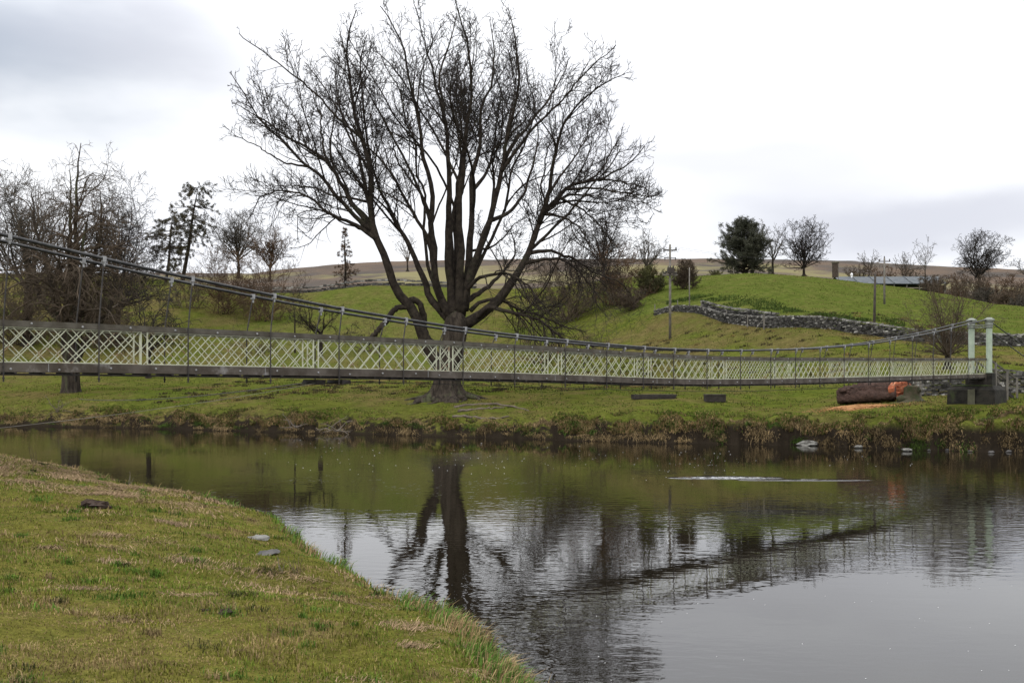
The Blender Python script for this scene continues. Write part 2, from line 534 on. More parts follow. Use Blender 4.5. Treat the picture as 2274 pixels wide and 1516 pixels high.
# ------------------------------------------------------------------ far terrain (heights in metres above the river)
COLX = [-1500, 0, 350, 650, 850, 1150, 1500, 1750, 2000, 2274, 4000]
COLS = [
    [(100, 0), (102, 1.0), (108, 2.2), (118, 3), (130, 4), (145, 6.5), (160, 10), (190, 18), (220, 24), (245, 28)],
    [(93, 0), (95, .8), (99, 1.9), (104, 2.47), (125, 3.8), (140, 6.5), (155, 10.8), (178, 18), (200, 24.5), (245, 26)],
    [(87, 0), (88.8, .9), (94, 2.0), (103, 2.9), (125, 3.9), (140, 6.2), (155, 9.5), (180, 17.3), (200, 23.6), (245, 26)],
    [(81, 0), (82.8, .9), (89, 2.1), (99, 2.9), (123, 3.85), (137, 5.6), (150, 8), (172, 14), (192, 20), (245, 22)],
    [(78, 0), (79.8, .95), (87, 2.15), (97, 2.9), (120, 3.8), (137, 5.6), (150, 8), (172, 14.5), (194, 21.8), (245, 24)],
    [(72.5, 0), (74.3, .9), (82, 2.15), (94, 2.95), (118, 3.8), (132, 5.4), (146, 7.8), (170, 14.5), (195, 21.2), (245, 24)],
    [(67, 0), (68.7, 1.2), (75, 2.3), (84, 3.0), (101, 3.75), (116, 6.5), (128, 9.45), (139, 13.3), (200, 24.3), (245, 26)],
    [(65.5, 0), (67.2, 1.2), (74, 2.3), (84, 3.0), (95, 4.0), (106, 6.5), (118, 10.1), (126, 11.9), (182, 22.4), (245, 24)],
    [(61.5, 0), (63.2, 1.35), (68, 2.4), (76, 2.95), (86, 4.0), (97, 6.2), (108, 8.15), (118, 9.9), (178, 20.0), (245, 22)],
    [(58.6, 0), (60, 1.5), (64, 2.4), (73, 2.9), (84, 4.2), (95, 6), (105, 7.5), (116, 9), (165, 15.6), (245, 18)],
    [(54, 0), (55.8, 1.5), (60, 2.4), (70, 3.1), (82, 4.4), (95, 6), (105, 7.5), (116, 9), (150, 12), (245, 16)],
]
CR = (np.array(COLX) - CX) / F
CT = np.array(COLS)            # (ncol, nrow, 2)


def pchip(x, xp, yp):
    """monotone cubic through xp,yp (1-D) at x"""
    h = np.diff(xp); d = np.diff(yp) / h
    m = np.zeros(len(xp))
    m[0], m[-1] = d[0], d[-1]
    for i in range(1, len(xp) - 1):
        m[i] = 0 if d[i - 1] * d[i] <= 0 else 2 * d[i - 1] * d[i] / (d[i - 1] + d[i])
    x = np.clip(x, xp[0], xp[-1])
    i = np.clip(np.searchsorted(xp, x) - 1, 0, len(xp) - 2)
    t = (x - xp[i]) / h[i]
    return ((2 * t**3 - 3 * t**2 + 1) * yp[i] + (t**3 - 2 * t**2 + t) * h[i] * m[i] + (-2 * t**3 + 3 * t**2) * yp[i + 1] + (t**3 - t**2) * h[i] * m[i + 1])


RT = np.linspace(CR[0], CR[-1], 1200)
PROF = np.stack([np.stack([pchip(RT, CR, CT[:, j, q]) for q in (0, 1)], -1) for j in range(CT.shape[1])], 1)   # (1200,nrow,2)
# wobble the water's edge
wob = (fbm(RT * 60, RT * 0, 3, 1.0, 5) - 0.5) * 3.2
PROF[:, 0, 0] += wob
PROF[:, 1, 0] += wob - 0.75 + (fbm(RT * 90, RT * 0 + 5, 5, 1.0, 3) - 0.5) * 1.5 * 0.6
PROF[:, 1, 1] += (fbm(RT * 75, RT * 0 + 9, 8, 1.0, 3) - 0.5) * 0.7
DLEV = np.linspace(0, 1, 700) ** 1.6 * 200      # distance behind the waterline
ZT = np.empty((1200, 700))
for i in range(1200):
    d0 = PROF[i, 0, 0]
    xp = np.concatenate(([d0 - 12, d0 - 0.6], PROF[i, :, 0] + np.array([0.15] + [0] * (PROF.shape[1] - 1)), [d0 + 260]))
    yp = np.concatenate(([-3.0, -0.5], PROF[i, :, 1] + np.array([0.12] + [0] * (PROF.shape[1] - 1)), [PROF[i, -1, 1] - 2]))
    ZT[i] = pchip(d0 - 6 + DLEV, xp, yp)
D0 = PROF[:, 0, 0] - 6


def z_far(X, Y, rough=True):
    X = np.asarray(X, float); Y = np.asarray(Y, float)
    r = np.clip(X / np.maximum(Y, 1), RT[0], RT[-1])
    fi = (r - RT[0]) / (RT[-1] - RT[0]) * 1199
    i = np.clip(fi.astype(int), 0, 1198); f = fi - i

    def at(ii):
        d = np.clip(Y - D0[ii], 0, 200)
        u = (d / 200) ** (1 / 1.6) * 699
        j = np.clip(u.astype(int), 0, 698); g = u - j
        return ZT[ii, j] * (1 - g) + ZT[ii, j + 1] * g
    z = at(i) * (1 - f) + at(i + 1) * f
    if rough:
        a = smooth01((z - 0.3) / 2.0)
        dwl = np.interp(r, RT, PROF[:, 0, 0])
        nb_ = smooth01((Y - dwl - .1) / .5) * smooth01((5.5 - (Y - dwl)) / 3)
        z = z + nb_ * ((fbm(X, Y, 12, 0.9, 4) - .5) * .75 + (fbm(X, Y, 15, 3.0, 2) - .5) * .18)
        z = z + a * ((fbm(X, Y, 2, 0.07, 4) - 0.5) * 0.9 + (fbm(X, Y, 9, 0.6, 3) - 0.5) * 0.22)
    return z


def zf(x, y): return float(z_far(np.array([x]), np.array([y]))[0])


def at_far(px, D): X = (px - CX) / F * D; return (X, D, zf(X, D))


def grid_mesh(name, X, Y, Z, mat, col=None):
    n, m = X.shape
    V = np.stack([X, Y, Z], -1).reshape(-1, 3)
    i = np.arange(n - 1)[:, None] * m; j = np.arange(m - 1)[None, :]
    Q = np.stack([i + j, i + j + 1, i + m + j + 1, i + m + j], -1).reshape(-1, 4)
    return mesh_np(name, V, [Q], mat, None, True, col)


rr = np.concatenate([np.linspace(CR[0], -0.62, 60)[:-1], np.linspace(-0.62, 0.62, 620), np.linspace(0.62, CR[-1], 60)[1:]])
uu = np.concatenate([np.linspace(0, 0.12, 90)[:-1], np.linspace(0.12, 1, 260)])
Rg, Ug = np.meshgrid(rr, uu)
d0i = np.interp(Rg.ravel(), RT, D0).reshape(Rg.shape)
Yg = d0i + (Ug ** 1.25) * (246 - d0i)
Xg = Rg * Yg
_rp = Xg / Yg * F + CX
_wd = np.interp(_rp, [1290, 1455, 1560, 1700, 1900, 2130, 2600], [150, 140, 134, 121, 111.5, 106, 101])
past = smooth01((Yg - _wd) / 3.0) * smooth01((_rp - 1250) / 200)
past = np.maximum(past, smooth01((Yg - 128) / 20) * smooth01((1150 - _rp) / 200) * smooth01((_rp - 430) / 200) * .8)
brown = np.maximum(smooth01((520 - _rp) / 250), .45 * smooth01((1250 - _rp) / 250)) * smooth01((Yg - 122) / 12)
slope_ol = smooth01((_rp - 1250) / 150) * smooth01((2050 - _rp) / 250) * smooth01((Yg - 100) / 8) * (1 - past)
pc = np.stack([past, np.maximum(brown, slope_ol * .55), past * 0], -1).reshape(-1, 3)
tag(grid_mesh('meadow', Xg, Yg, z_far(Xg, Yg), M['meadow'], pc), 'green meadow rising from the far river bank to the fields', None, None, 'structure')

# moorland ridge beyond the fields
mx = np.array([-3000, 0, 330, 560, 620, 700, 780, 900, 1150, 1560, 1800, 1900, 2050, 2274, 5000])
my = np.array([600, 606, 604, 606, 598, 590, 583, 578, 574, 573, 576, 579, 588, 598, 625])
rr = np.linspace(-1.5, 1.6, 700)
crest = np.interp(rr, (mx - CX) / F, CH + (HY - my) / F * 450)
z240 = z_far(rr * 240, np.full_like(rr, 240.0), False)
dd = np.linspace(0, 1, 90)
Dm = 238 + dd * 500
Zm = np.empty((90, 700)); Xm = np.empty((90, 700)); Ym = np.empty((90, 700))
for i, D in enumerate(Dm):
    f = np.clip((D - 238) / (450 - 238), 0, 1)
    base = (z240 - 2.5) * (1 - f) + crest * f
    sagz = -math.sin(f * math.pi) * 4.0
    after = max(0, D - 450) * -0.05
    Xm[i] = rr * D; Ym[i] = D
    Zm[i] = base + sagz + after + (fbm(Xm[i], Ym[i], 4, 0.02, 4) - 0.5) * 3.0 * math.sin(min(1, f) * math.pi)
Zm += (fbm(Xm, Ym, 14, 0.15, 3) - 0.5) * 0.5
tag(grid_mesh('moorland_hills', Xm, Ym, Zm, M['moor']), 'brown moorland ridge on the skyline', None, None, 'structure')

# ------------------------------------------------------------------ near bank
EDGE = [(-120, 78, 1.6), (-80, 70, 1.5), (-50, 57, 1.4), (-30, 46.5, 1.3), (-18.6, 37.7, 1.3), (-14.1, 32.9, 1.3), (-10.15, 27.9, 1.3), (-7.5, 25.2, 1.3), (-5.0, 21.4, 1.35),
        (-3.5, 17.9, 1.4), (-3.02, 16.4, 1.4), (-2.5, 15.4, 1.4), (-1.72, 13.8, 1.42), (-1.37, 13.2, 1.42), (-.83, 12.2, 1.45), (-.36, 10.85, 1.5), (-.03, 9.7, 1.55), (.2, 8.56, 1.6),
        (1.2, 6.6, 1.7), (3.2, 4.2, 1.8), (7, 1.0, 1.9), (12, -4, 1.9), (25, -18, 1.9), (60, -60, 1.9), (0, -110, 2), (-100, -100, 2), (-150, 0, 2)]
ANX, ANY = -16.0, 2.0
_e = np.array(EDGE)
_th = np.arctan2(_e[:, 1] - ANY, _e[:, 0] - ANX)
_th = np.where(_th > math.radians(160), _th - 0, _th)
_o = np.argsort(_th)
_tt = _th[_o]; _ee = _e[_o]
_tt = np.concatenate([_tt[-2:] - 2 * math.pi, _tt, _tt[:2] + 2 * math.pi])
_R = np.hypot(_ee[:, 0] - ANX, _ee[:, 1] - ANY)
_R = np.concatenate([_R[-2:], _R, _R[:2]])
_Z = np.concatenate([_ee[-2:, 2], _ee[:, 2], _ee[:2, 2]])
TH = np.linspace(-math.pi, math.pi, 6000)
# interpolate the outline by points, not by radius, so straight edges stay straight
_px = ANX + _R * np.cos(_tt); _py = ANY + _R * np.sin(_tt)
fine_t = np.linspace(0, len(_tt) - 1, 9000)
fx = np.interp(fine_t, np.arange(len(_tt)), _px); fy = np.interp(fine_t, np.arange(len(_tt)), _py)
fth = np.unwrap(np.arctan2(fy - ANY, fx - ANX))
if fth[0] > -math.pi: fth = fth - 2 * math.pi * math.ceil((fth[0] + math.pi) / (2 * math.pi))
RE = np.interp(TH, fth, np.hypot(fx - ANX, fy - ANY))
ker = np.hanning(13); ker /= ker.sum()
RE = np.convolve(np.pad(RE, 6, mode='edge'), ker, 'valid')
RE = RE + (fbm(TH * 60, TH * 0, 21, 1.0, 5) - 0.5) * 0.55
ZE = np.interp(TH, fth, np.interp(fine_t, np.arange(len(_tt)), _Z))


def z_near(X, Y, full=False):
    X = np.asarray(X, float); Y = np.asarray(Y, float)
    th = np.arctan2(Y - ANY, X - ANX); R = np.hypot(X - ANX, Y - ANY)
    re = np.interp(th, TH, RE); ze = np.interp(th, TH, ZE)
    d = re - R       # radial distance inside the edge
    # radial lines meet the bank obliquely in places: soften
    ins = ze - 0.22 * np.exp(-np.maximum(d, 0) / 0.25) + (2.5 - ze) * (1 - np.exp(-np.maximum(d, 0) / 6.0))
    ins = ins + (fbm(X, Y, 31, 0.5, 4) - 0.5) * 0.22 + (fbm(X, Y, 33, 3.0, 3) - 0.5) * 0.05
    outz = np.interp(-d, [0, 0.12, 0.4, 1.0, 3.0, 6.0], [0, -0.35, -1.3, -1.9, -2.6, -3.2])
    z = np.where(d >= 0, ins, ins + outz)
    return (z, d) if full else z


def zn(x, y): return float(z_near(np.array([x]), np.array([y]))[0])


th = np.concatenate([np.linspace(-math.pi, -0.6, 160)[:-1], np.linspace(-0.6, 1.75, 1300), np.linspace(1.75, math.pi, 120)[1:]])
sin_ = np.concatenate([np.linspace(0.02, 0.8, 90)[:-1], 1 - (np.linspace(1, 0, 70) ** 1.6) * 0.2])
rows = []
reT = np.interp(th, TH, RE)
Rg = [reT * s for s in sin_] + [reT + q for q in (0.03, 0.08, 0.14, 0.25, 0.4, 0.7, 1.2, 2.5, 6.0)]
Rg = np.array(Rg)
Xn = ANX + Rg * np.cos(th)[None]; Yn = ANY + Rg * np.sin(th)[None]
tag(grid_mesh('near_bank', Xn, Yn, z_near(Xn, Yn), M['near']), 'sloping grassy river bank in the foreground', None, None, 'structure')

# ------------------------------------------------------------------ river


def water_mat():
    m, t, b = new_mat('river_water')
    g = nd(t, 'ShaderNodeNewGeometry')
    pos = g.outputs['Position']
    sp = nd(t, 'ShaderNodeSeparateXYZ'); t.links.new(pos, sp.inputs[0])
    b.inputs['Base Color'].default_value = (0.010, 0.008, 0.005, 1)
    b.inputs['Roughness'].default_value = 0.005
    b.inputs['IOR'].default_value = 1.47
    b.inputs['Specular IOR Level'].default_value = 0.5
    mp = nd(t, 'ShaderNodeMapping'); mp.inputs['Scale'].default_value = (0.75, 1.35, 1); mp.inputs['Rotation'].default_value = (0, 0, 0.12)
    t.links.new(pos, mp.inputs[0])
    n1 = noise(t, 2.4, 2, 0.5, mp.outputs[0])
    n2 = noise(t, 7.5, 2, 0.5, mp.outputs[0])
    n0 = noise(t, 0.35, 2, 0.5, mp.outputs[0])
    nm = noise(t, 0.09, 3, 0.5, pos)
    # flow bands, calmer glassy reaches and livelier ones
    patch = rng_(t, nm.outputs['Fac'], 0.36, 0.64, 0.2, 1.45)

    def ell(cx, cy, sx, sy, a, bq):
        mm = nd(t, 'ShaderNodeVectorMath', operation='SUBTRACT'); t.links.new(pos, mm.inputs[0]); mm.inputs[1].default_value = (cx, cy, 0)
        m2 = nd(t, 'ShaderNodeVectorMath', operation='MULTIPLY'); t.links.new(mm.outputs[0], m2.inputs[0]); m2.inputs[1].default_value = (1 / sx, 1 / sy, 0)
        l = nd(t, 'ShaderNodeVectorMath', operation='LENGTH'); t.links.new(m2.outputs[0], l.inputs[0])
        return rng_(t, l.outputs['Value'], a, bq, 1.0, 0.0)
    calm = ell(7.5, 17.0, 7.0, 5.0, 0.5, 1.3)
    amp = mth(t, 'MULTIPLY', patch, mth(t, 'MULTIPLY_ADD', calm, -0.6, 1.0))
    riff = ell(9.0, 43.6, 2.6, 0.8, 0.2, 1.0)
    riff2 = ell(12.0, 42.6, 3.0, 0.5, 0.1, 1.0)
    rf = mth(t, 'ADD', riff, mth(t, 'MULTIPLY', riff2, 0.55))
    glint_n = noise(t, 5.0, 4, 0.7, mp.outputs[0])
    glint_m = mth(t, 'MULTIPLY', mth(t, 'ADD', riff, mth(t, 'MULTIPLY', riff2, .22)), rng_(t, glint_n.outputs['Fac'], 0.46, 0.58), clamp=True)
    t.links.new(mixc(t, glint_m, (0.010, 0.008, 0.005), (.75, .77, .8)), b.inputs['Base Color'])  # white put into the base colour stands in for sky reflected by wind ripples
    t.links.new(mth(t, 'MULTIPLY_ADD', glint_m, .6, .005), b.inputs['Roughness'])
    h = mth(t, 'ADD', mth(t, 'MULTIPLY', n1.outputs['Fac'], 1.0), mth(t, 'MULTIPLY', n2.outputs['Fac'], 0.10))
    h = mth(t, 'MULTIPLY', h, mth(t, 'ADD', amp, mth(t, 'MULTIPLY', rf, 110.0)))
    h = mth(t, 'ADD', h, mth(t, 'MULTIPLY', n0.outputs['Fac'], 0.7))
    bp = nd(t, 'ShaderNodeBump')
    bp.inputs['Strength'].default_value = 1.0
    bp.inputs['Distance'].default_value = 0.006
    t.links.new(h, bp.inputs['Height'])
    t.links.new(bp.outputs[0], b.inputs['Normal'])
    return m


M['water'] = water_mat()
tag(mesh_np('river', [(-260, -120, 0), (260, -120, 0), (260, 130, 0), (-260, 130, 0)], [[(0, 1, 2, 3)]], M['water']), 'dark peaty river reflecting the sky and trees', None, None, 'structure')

# ------------------------------------------------------------------ the suspension footbridge
BU = np.array([41.7, 40.4, 0.0]); BLEN = float(np.linalg.norm(BU)); BU /= BLEN
BN = np.array([-BU[1], BU[0], 0.0])              # towards the far side of the walkway
B0 = np.array([-12.4, 25.0, 0.0])
WID = 0.9
ZUP = np.array([0, 0, 1.0])
_bt = np.array([-.06, 0, .1, .2145, .344, .459, .52, .588, .7536, .87, .976, 1.04])
_bz = np.array([.20, .2, .16, .095, -.03, -.165, -.195, -.175, -.06, .03, .12, .17]) + CH
_ct = np.array([-.055, .0016, .044, .0855, .129, .170, .2145, .256, .2985, .344, .385, .424, .459, .50, .5485, .588, .626, .6658, .708, .7536, .7956, .843, .891, .9326, .976, 1.0315])
_cz = np.array([3.95, 3.487, 3.146, 2.79, 2.47, 2.205, 1.96, 1.765, 1.61, 1.49, 1.395, 1.335, 1.30, 1.295, 1.35, 1.42, 1.49, 1.59, 1.735, 1.93, 2.14, 2.45, 2.80, 3.11, 3.44, 3.91]) + CH
_cz = _cz.copy(); _cz[1:-1] = 0.25 * _cz[:-2] + 0.5 * _cz[1:-1] + 0.25 * _cz[2:]


def bz(t): return pchip(np.atleast_1d(np.asarray(t, float)), _bt, _bz)
def cz(t): return pchip(np.atleast_1d(np.asarray(t, float)), _ct, _cz)
def bp_(t, off, z): t = np.atleast_1d(t); return B0 + BU * BLEN * t[:, None] + BN * off + np.outer(np.broadcast_to(z, t.shape), ZUP)


T0, T1 = -0.05, 1.0315
bridge = empty('suspension_footbridge', tuple(B0 + BU * BLEN * 0.5 + ZUP * CH), 'long suspension footbridge with pale green lattice sides crossing the river', 'bridge')
ts = np.linspace(T0, T1 - 0.004, 90)
sides = [('near', 0.0, -1), ('far', WID, 1)]
bolt_g = Geo(); bolt_g.lathe((0, 0, 0), [(0.028, -0.02), (0.028, 0.012), (0.014, 0.02)], 8)
bolt_me = bolt_g.build('bolt', M['galv']); bolt_o = bolt_me
bolt_rot = Vector(-BN).to_track_quat('Z', 'Y').to_euler()
first_bolt = [True]


def bolt(parent, p):
    if first_bolt[0]:
        o = bolt_o; first_bolt[0] = False
    else:
        o = copy_to(bolt_o)
    o.parent = parent
    o.location = Vector(p) - parent_world(parent)
    o.rotation_euler = bolt_rot


for nm, off, sg in sides:
    g = Geo(); g.strip(bp_(ts, off - 0.0 * sg, bz(ts) + 1.26 - 0.075), BN, ZUP, 0.045, 0.075)
    rail = g.build('handrail', M['wood'], bridge)
    g = Geo(); g.strip(bp_(ts, off, bz(ts) + 0.115), BN, ZUP, 0.05, 0.115)
    beam = g.build('side_beam', M['wood_lo'], bridge)
    if sg < 0:
        for t in np.arange(T0 + 0.02, T1 - 0.02, 0.0215):
            bolt(rail, bp_(t, off - 0.052, bz(t) + 1.26 - 0.075 + random.uniform(-.03, .03))[0])
        for k, t in enumerate(np.arange(T0 + 0.01, T1 - 0.02, 0.0215)):
            bolt(beam, bp_(t + random.uniform(-.003, .003), off - 0.06, bz(t) + 0.09 + random.uniform(-.03, .05))[0])
        for t in np.arange(0.02, 1.0, 0.105):
            g = Geo(); g.box(bp_(t, off - 0.053, bz(t) + 0.115)[0], BU, BN, ZUP, 0.006, 0.004, 0.10)
            g.build('joint_strap', M['galv'], beam)
# deck boards and joists
g = Geo()
nb = int(BLEN * (T1 - T0) / 0.17)
for i, t in enumerate(np.linspace(T0, T1 - 0.003, nb)):
    g.box(bp_(t, WID / 2, bz(t) + 0.06)[0], BU, BN, ZUP, 0.075, WID / 2 - 0.055, 0.02, jit=0.02)
g.build('deck_boards', M['wood_dk'], bridge)
g = Geo()
for i, t in enumerate(np.linspace(T0 + .01, T1 - 0.012, 92)):
    g.box(bp_(t, WID / 2, bz(t) - 0.0)[0], BU, BN, ZUP, 0.035, WID / 2 + 0.03, 0.035, jit=0.03)
for o_ in (0.10, WID - 0.10):
    g.strip(bp_(ts, o_, bz(ts) - 0.055), BN, ZUP, 0.05, 0.022)
g.build('deck_joists', M['steel'], bridge)
# cables
for nm, off, sg in sides:
    tt = np.linspace(_ct[0] - 0.0, T1, 110)
    P1 = bp_(tt, off, cz(tt))
    g = Geo(); g.tube(P1, 0.045 if sg < 0 else 0.04, 8)
    cab = g.build('main_cable', M['cable'], bridge, True)
    g = Geo()
    endp = bp_(np.array([T1, T1 + 0.26]), off, np.array([cz(T1)[0], CH + 0.1]))
    g.tube(endp, 0.036, 7)
    g.build('anchor_cable', M['cable'], bridge, True)
    g = Geo(); endp = bp_(np.array([T0, T0 - 0.2]), off, np.array([cz(T0)[0], 2.4]))
    g.tube(endp, 0.036, 7)
    g.build('anchor_cable', M['cable'], bridge, True)
# hangers
HT = [-.040, .0016, .0415, .0837, .1278, .1689, .2119, .2561, .2985, .344, .385, .424, .459, .50, .5445, .588, .626, .6658, .708, .7536, .7956, .843, .891, .9326, .976]
for nm, off, sg in sides:
    for t in HT:
        tt = t - (0.003 if sg > 0 else 0)
        tb, tp = tt, tt + 0.0028
        o2 = off + (-0.075 if sg < 0 else 0.075)
        A = bp_(tb, o2, bz(tb)[0] - 0.24)[0]; Bq = bp_(tp, off, cz(tp)[0] - 0.02)[0]
        mid = bp_(tb, o2, bz(tb)[0] + 1.22)[0]
        g = Geo()
        if Bq[2] < mid[2] + 0.05: g.tube([A, Bq], 0.02, 6)
        else: g.tube([A, mid, Bq], 0.02, 6)
        g.box(bp_(tb, o2, bz(tb)[0] - 0.15)[0], BU, BN, ZUP, 0.03, 0.03, 0.012)
        h = g.build('hanger', M['steel'], bridge)
        g = Geo()
        g.box(Bq + ZUP * 0.01, BU, BN, ZUP, 0.045, 0.055, 0.075)
        g.box(Bq - ZUP * 0.11, BU, BN, ZUP, 0.022, 0.03, 0.06)
        g.build('clamp', M['galv'], h)
# lattice panels
PT = list(np.arange(0.0628 - 0.0925 * 1, 1.03, 0.0925))
PT = [T0 + 0.002] + PT[0 if PT[0] > T0 + .01 else 1:] + [T1 - 0.006]
for nm, off, sg in sides:
    sh = 0.0 if sg < 0 else 0.0035
    for a, b_ in zip(PT[:-1], PT[1:]):
        a2, b2 = a + sh + 0.0012, b_ + sh - 0.0012
        if sh: b2 = min(b2, T1 - 0.006)
        L = (b2 - a2) * BLEN
        if L < 0.3: continue
        g = Geo()
        H = 0.87
        def pt(s, h, o): tq = a2 + s / BLEN; return bp_(tq, off + o, bz(tq)[0] + 0.235 + h)[0]
        n = 5
        for hh in (0.012, H - 0.012):
            g.strip([pt(s, hh, 0.0) for s in np.linspace(0, L, 6)], BN, ZUP, 0.012, 0.012)
        for s in (0.018, L - 0.018):
            g.box(pt(s, H / 2, 0.0), BU, BN, ZUP, 0.018, 0.014, H / 2)
        pitch = 0.47
        for k in range(-3, int(L / pitch) + 2):
            for dirn, oo in ((1, -0.008), (-1, 0.008)):
                s0 = k * pitch + 0.1
                s1 = s0 + H * 0.97
                sa, sb = max(s0, 0.0), min(s1, L)
                if sb - sa < 0.04: continue
                ha, hb = (sa - s0) / (s1 - s0) * H, (sb - s0) / (s1 - s0) * H
                if dirn < 0: ha, hb = H - ha, H - hb
                A, Bq = pt(sa, ha, oo), pt(sb, hb, oo)
                d = Bq - A; ln = np.linalg.norm(d); d /= ln
                g.box((A + Bq) / 2, d, BN, np.cross(d, BN), ln / 2, 0.005, 0.0118)
        g.build('lattice_panel', M['lattice'], bridge)


def tower(t, end):
    for nm, off, sg in sides:
        o2 = off - 0.1 if sg < 0 else off + 0.12
        zt = cz(t)[0]
        zb = CH + 0.45
        c = bp_(t, o2, 0)[0]
        g = Geo()
        H = zt - zb
        prof = [(0.205, 0), (0.205, 0.06), (0.182, 0.08), (0.187, H - 0.52)]
        g.lathe((c[0], c[1], zb), prof, 20)
        pil = g.build('tower_column', M['pillar'], bridge, True)
        g = Geo()
        g.lathe((c[0], c[1], zb + H - 0.52), [(0.235, 0.0), (0.245, 0.03), (0.215, 0.06), (0.215, 0.12), (0.245, 0.14), (0.245, 0.19), (0.22, 0.22), (0.25, 0.36), (0.33, 0.44), (0.33, 0.52), (0.24, 0.57), (0.12, 0.64)], 20)
        g.build('column_cap', M['pillar_cap'], pil, True)
        g = Geo()
        g.box((c[0], c[1], (zb + CH - 0.4) / 2 - 0.0), BU, BN, ZUP, 0.29, 0.29, (zb - CH + 0.4) / 2, jit=0.03)
        g.build('pedestal', M['concrete'], pil)
    zc = cz(t)[0] - 0.36
    g = Geo()
    g.box(bp_(t, WID / 2, zc)[0], BN, BU, ZUP, WID / 2 + 0.02, 0.04, 0.03)
    g.box(bp_(t, WID / 2, zc - 0.14)[0], BN, BU, ZUP, WID / 2 + 0.02, 0.04, 0.03)
    g.build('tower_tie', M['pillar_cap'], bridge)


tower(T1, 1)
tower(T0, -1)
# abutment block on the far bank (as wide as seen), chamfered top
tc_ = bp_(T1 + .002, WID / 2 + 0.28, 0)[0]
g = Geo()
zb, zt_ = 1.9, CH - 0.62
hx, hy = 0.95, 1.5
V = []
for zz, kx, ky in ((zb, hx + .05, hy + .05), (zt_, hx, hy), (zt_ + 0.26, hx - 0.25, hy - 0.28)):
    for sx, sy in ((-1, -1), (1, -1), (1, 1), (-1, 1)):
        q = tc_ + BU * kx * sx + BN * ky * sy; V.append((q[0], q[1], zz))
fc = []
for i in range(2):
    for j in range(4):
        fc.append((i * 4 + j, i * 4 + (j + 1) % 4, i * 4 + 4 + (j + 1) % 4, i * 4 + 4 + j))
fc.append((8, 9, 10, 11))
g.add(V, [fc])
abut = g.build('abutment', M['concrete'], bridge)
g = Geo(); q = tc_ - BU * (hx + 0.06) - BN * 0.05
g.box((q[0], q[1], 2.75), BU, BN, ZUP, 0.02, 0.22, 0.75, jit=0.1)
g.build('render_patch', M['concrete_lt'], abut)
g = Geo()
g.box(tc_ - BU * (hx - 0.25) + ZUP * (zt_ + 0.29), BN, BU, ZUP, hy - 0.2, 0.05, 0.03)
g.build('ledge', M['moss'], abut)
g = Geo()
q = bp_(T1, WID / 2 + .02, 0)[0]
g.box((q[0], q[1], CH - 0.15), BU, BN, ZUP, 0.5, WID / 2 + .1, 0.3)
g.build('bearing_block', M['wood_dk'], bridge)
# near abutment on the near bank (outside the picture)
q = bp_(T0, WID / 2, 0)[0]
g = Geo(); g.box((q[0], q[1], (1.7 + CH + .05) / 2), BU, BN, ZUP, 0.9, 1.1, (CH + .05 - 1.7) / 2, jit=0.03)
g.build('abutment', M['concrete'], bridge)


def stairs(t, s):
    g = Geo()
    n = 9
    z_top = bz(t)[0] + 0.15
    gz = 3.15 if s > 0 else 2.5
    for i in range(n):
        q = bp_(t, WID / 2, 0)[0] + BU * s * (0.45 + i * 0.42)
        z = z_top + (gz - z_top) * (i + 0.5) / n
        g.box((q[0], q[1], z - 0.06), BU, BN, ZUP, 0.23, WID / 2, 0.05)
    for off in (0.0, WID):
        A = bp_(t, off, z_top - .18)[0] + BU * s * 0.3
        B_ = bp_(t, off, gz - .25)[0] + BU * s * 4.4
        d = (B_ - A) / np.linalg.norm(B_ - A)
        g.box((A + B_) / 2, d, BN, np.cross(d, BN), np.linalg.norm(B_ - A) / 2, 0.04, 0.12)
    st = g.build('steps', M['wood_dk'], bridge)
    for off in (-0.05, WID + 0.05):
        for k, dd_ in enumerate((0.95, 2.9, 4.6)):
            q = bp_(t, off - 0.1 * (1 if off < 0 else -1), 0)[0] + BU * s * dd_
            zz = z_top + (gz - z_top) * min(1, dd_ / 4.2)
            g = Geo(); g.box((q[0], q[1], (zz + 1.12 + 2.2) / 2), BU, BN, ZUP, 0.06, 0.05, (zz + 1.12 - 2.2) / 2, jit=.02)
            g.build('rail_post', M['pole'], st)
        for hh in (1.02, 0.5):
            A = bp_(t, off, z_top + hh)[0] + BU * s * 0.2
            B_ = bp_(t, off, gz + hh)[0] + BU * s * 4.9
            d = (B_ - A) / np.linalg.norm(B_ - A)
            g = Geo(); g.box((A + B_) / 2, d, BN, np.cross(d, BN), np.linalg.norm(B_ - A) / 2, 0.03, 0.06)
            g.build('stair_rail', M['wood'], st)


stairs(T1, 1)
stairs(T0, -1)
# wind stays below the deck: from the bracket near mid-river to both banks


def P(x, y, D): return np.array([(x - CX) / F * D, D, CH + (HY - y) / F * D])


tb = 0.167
br = bp_(tb, WID / 2, bz(tb)[0] - 0.12)[0]
g = Geo()
for q in (-0.35, 0.35):
    g.box(br + BU * q * 1.3 - ZUP * 0.06, BU, BN, ZUP, 0.16, WID / 2 - .05, 0.07, jit=.15)
g.tube([br - BU * 0.7 - ZUP * .1, br + BU * 0.7 - ZUP * .1], 0.02, 6)
g.build('stay_bracket', M['steel'], bridge)


def sagged(A, Bq, s, n=24):
    u = np.linspace(0, 1, n)[:, None]
    return A * (1 - u) + Bq * u - ZUP * s * 4 * u * (1 - u)


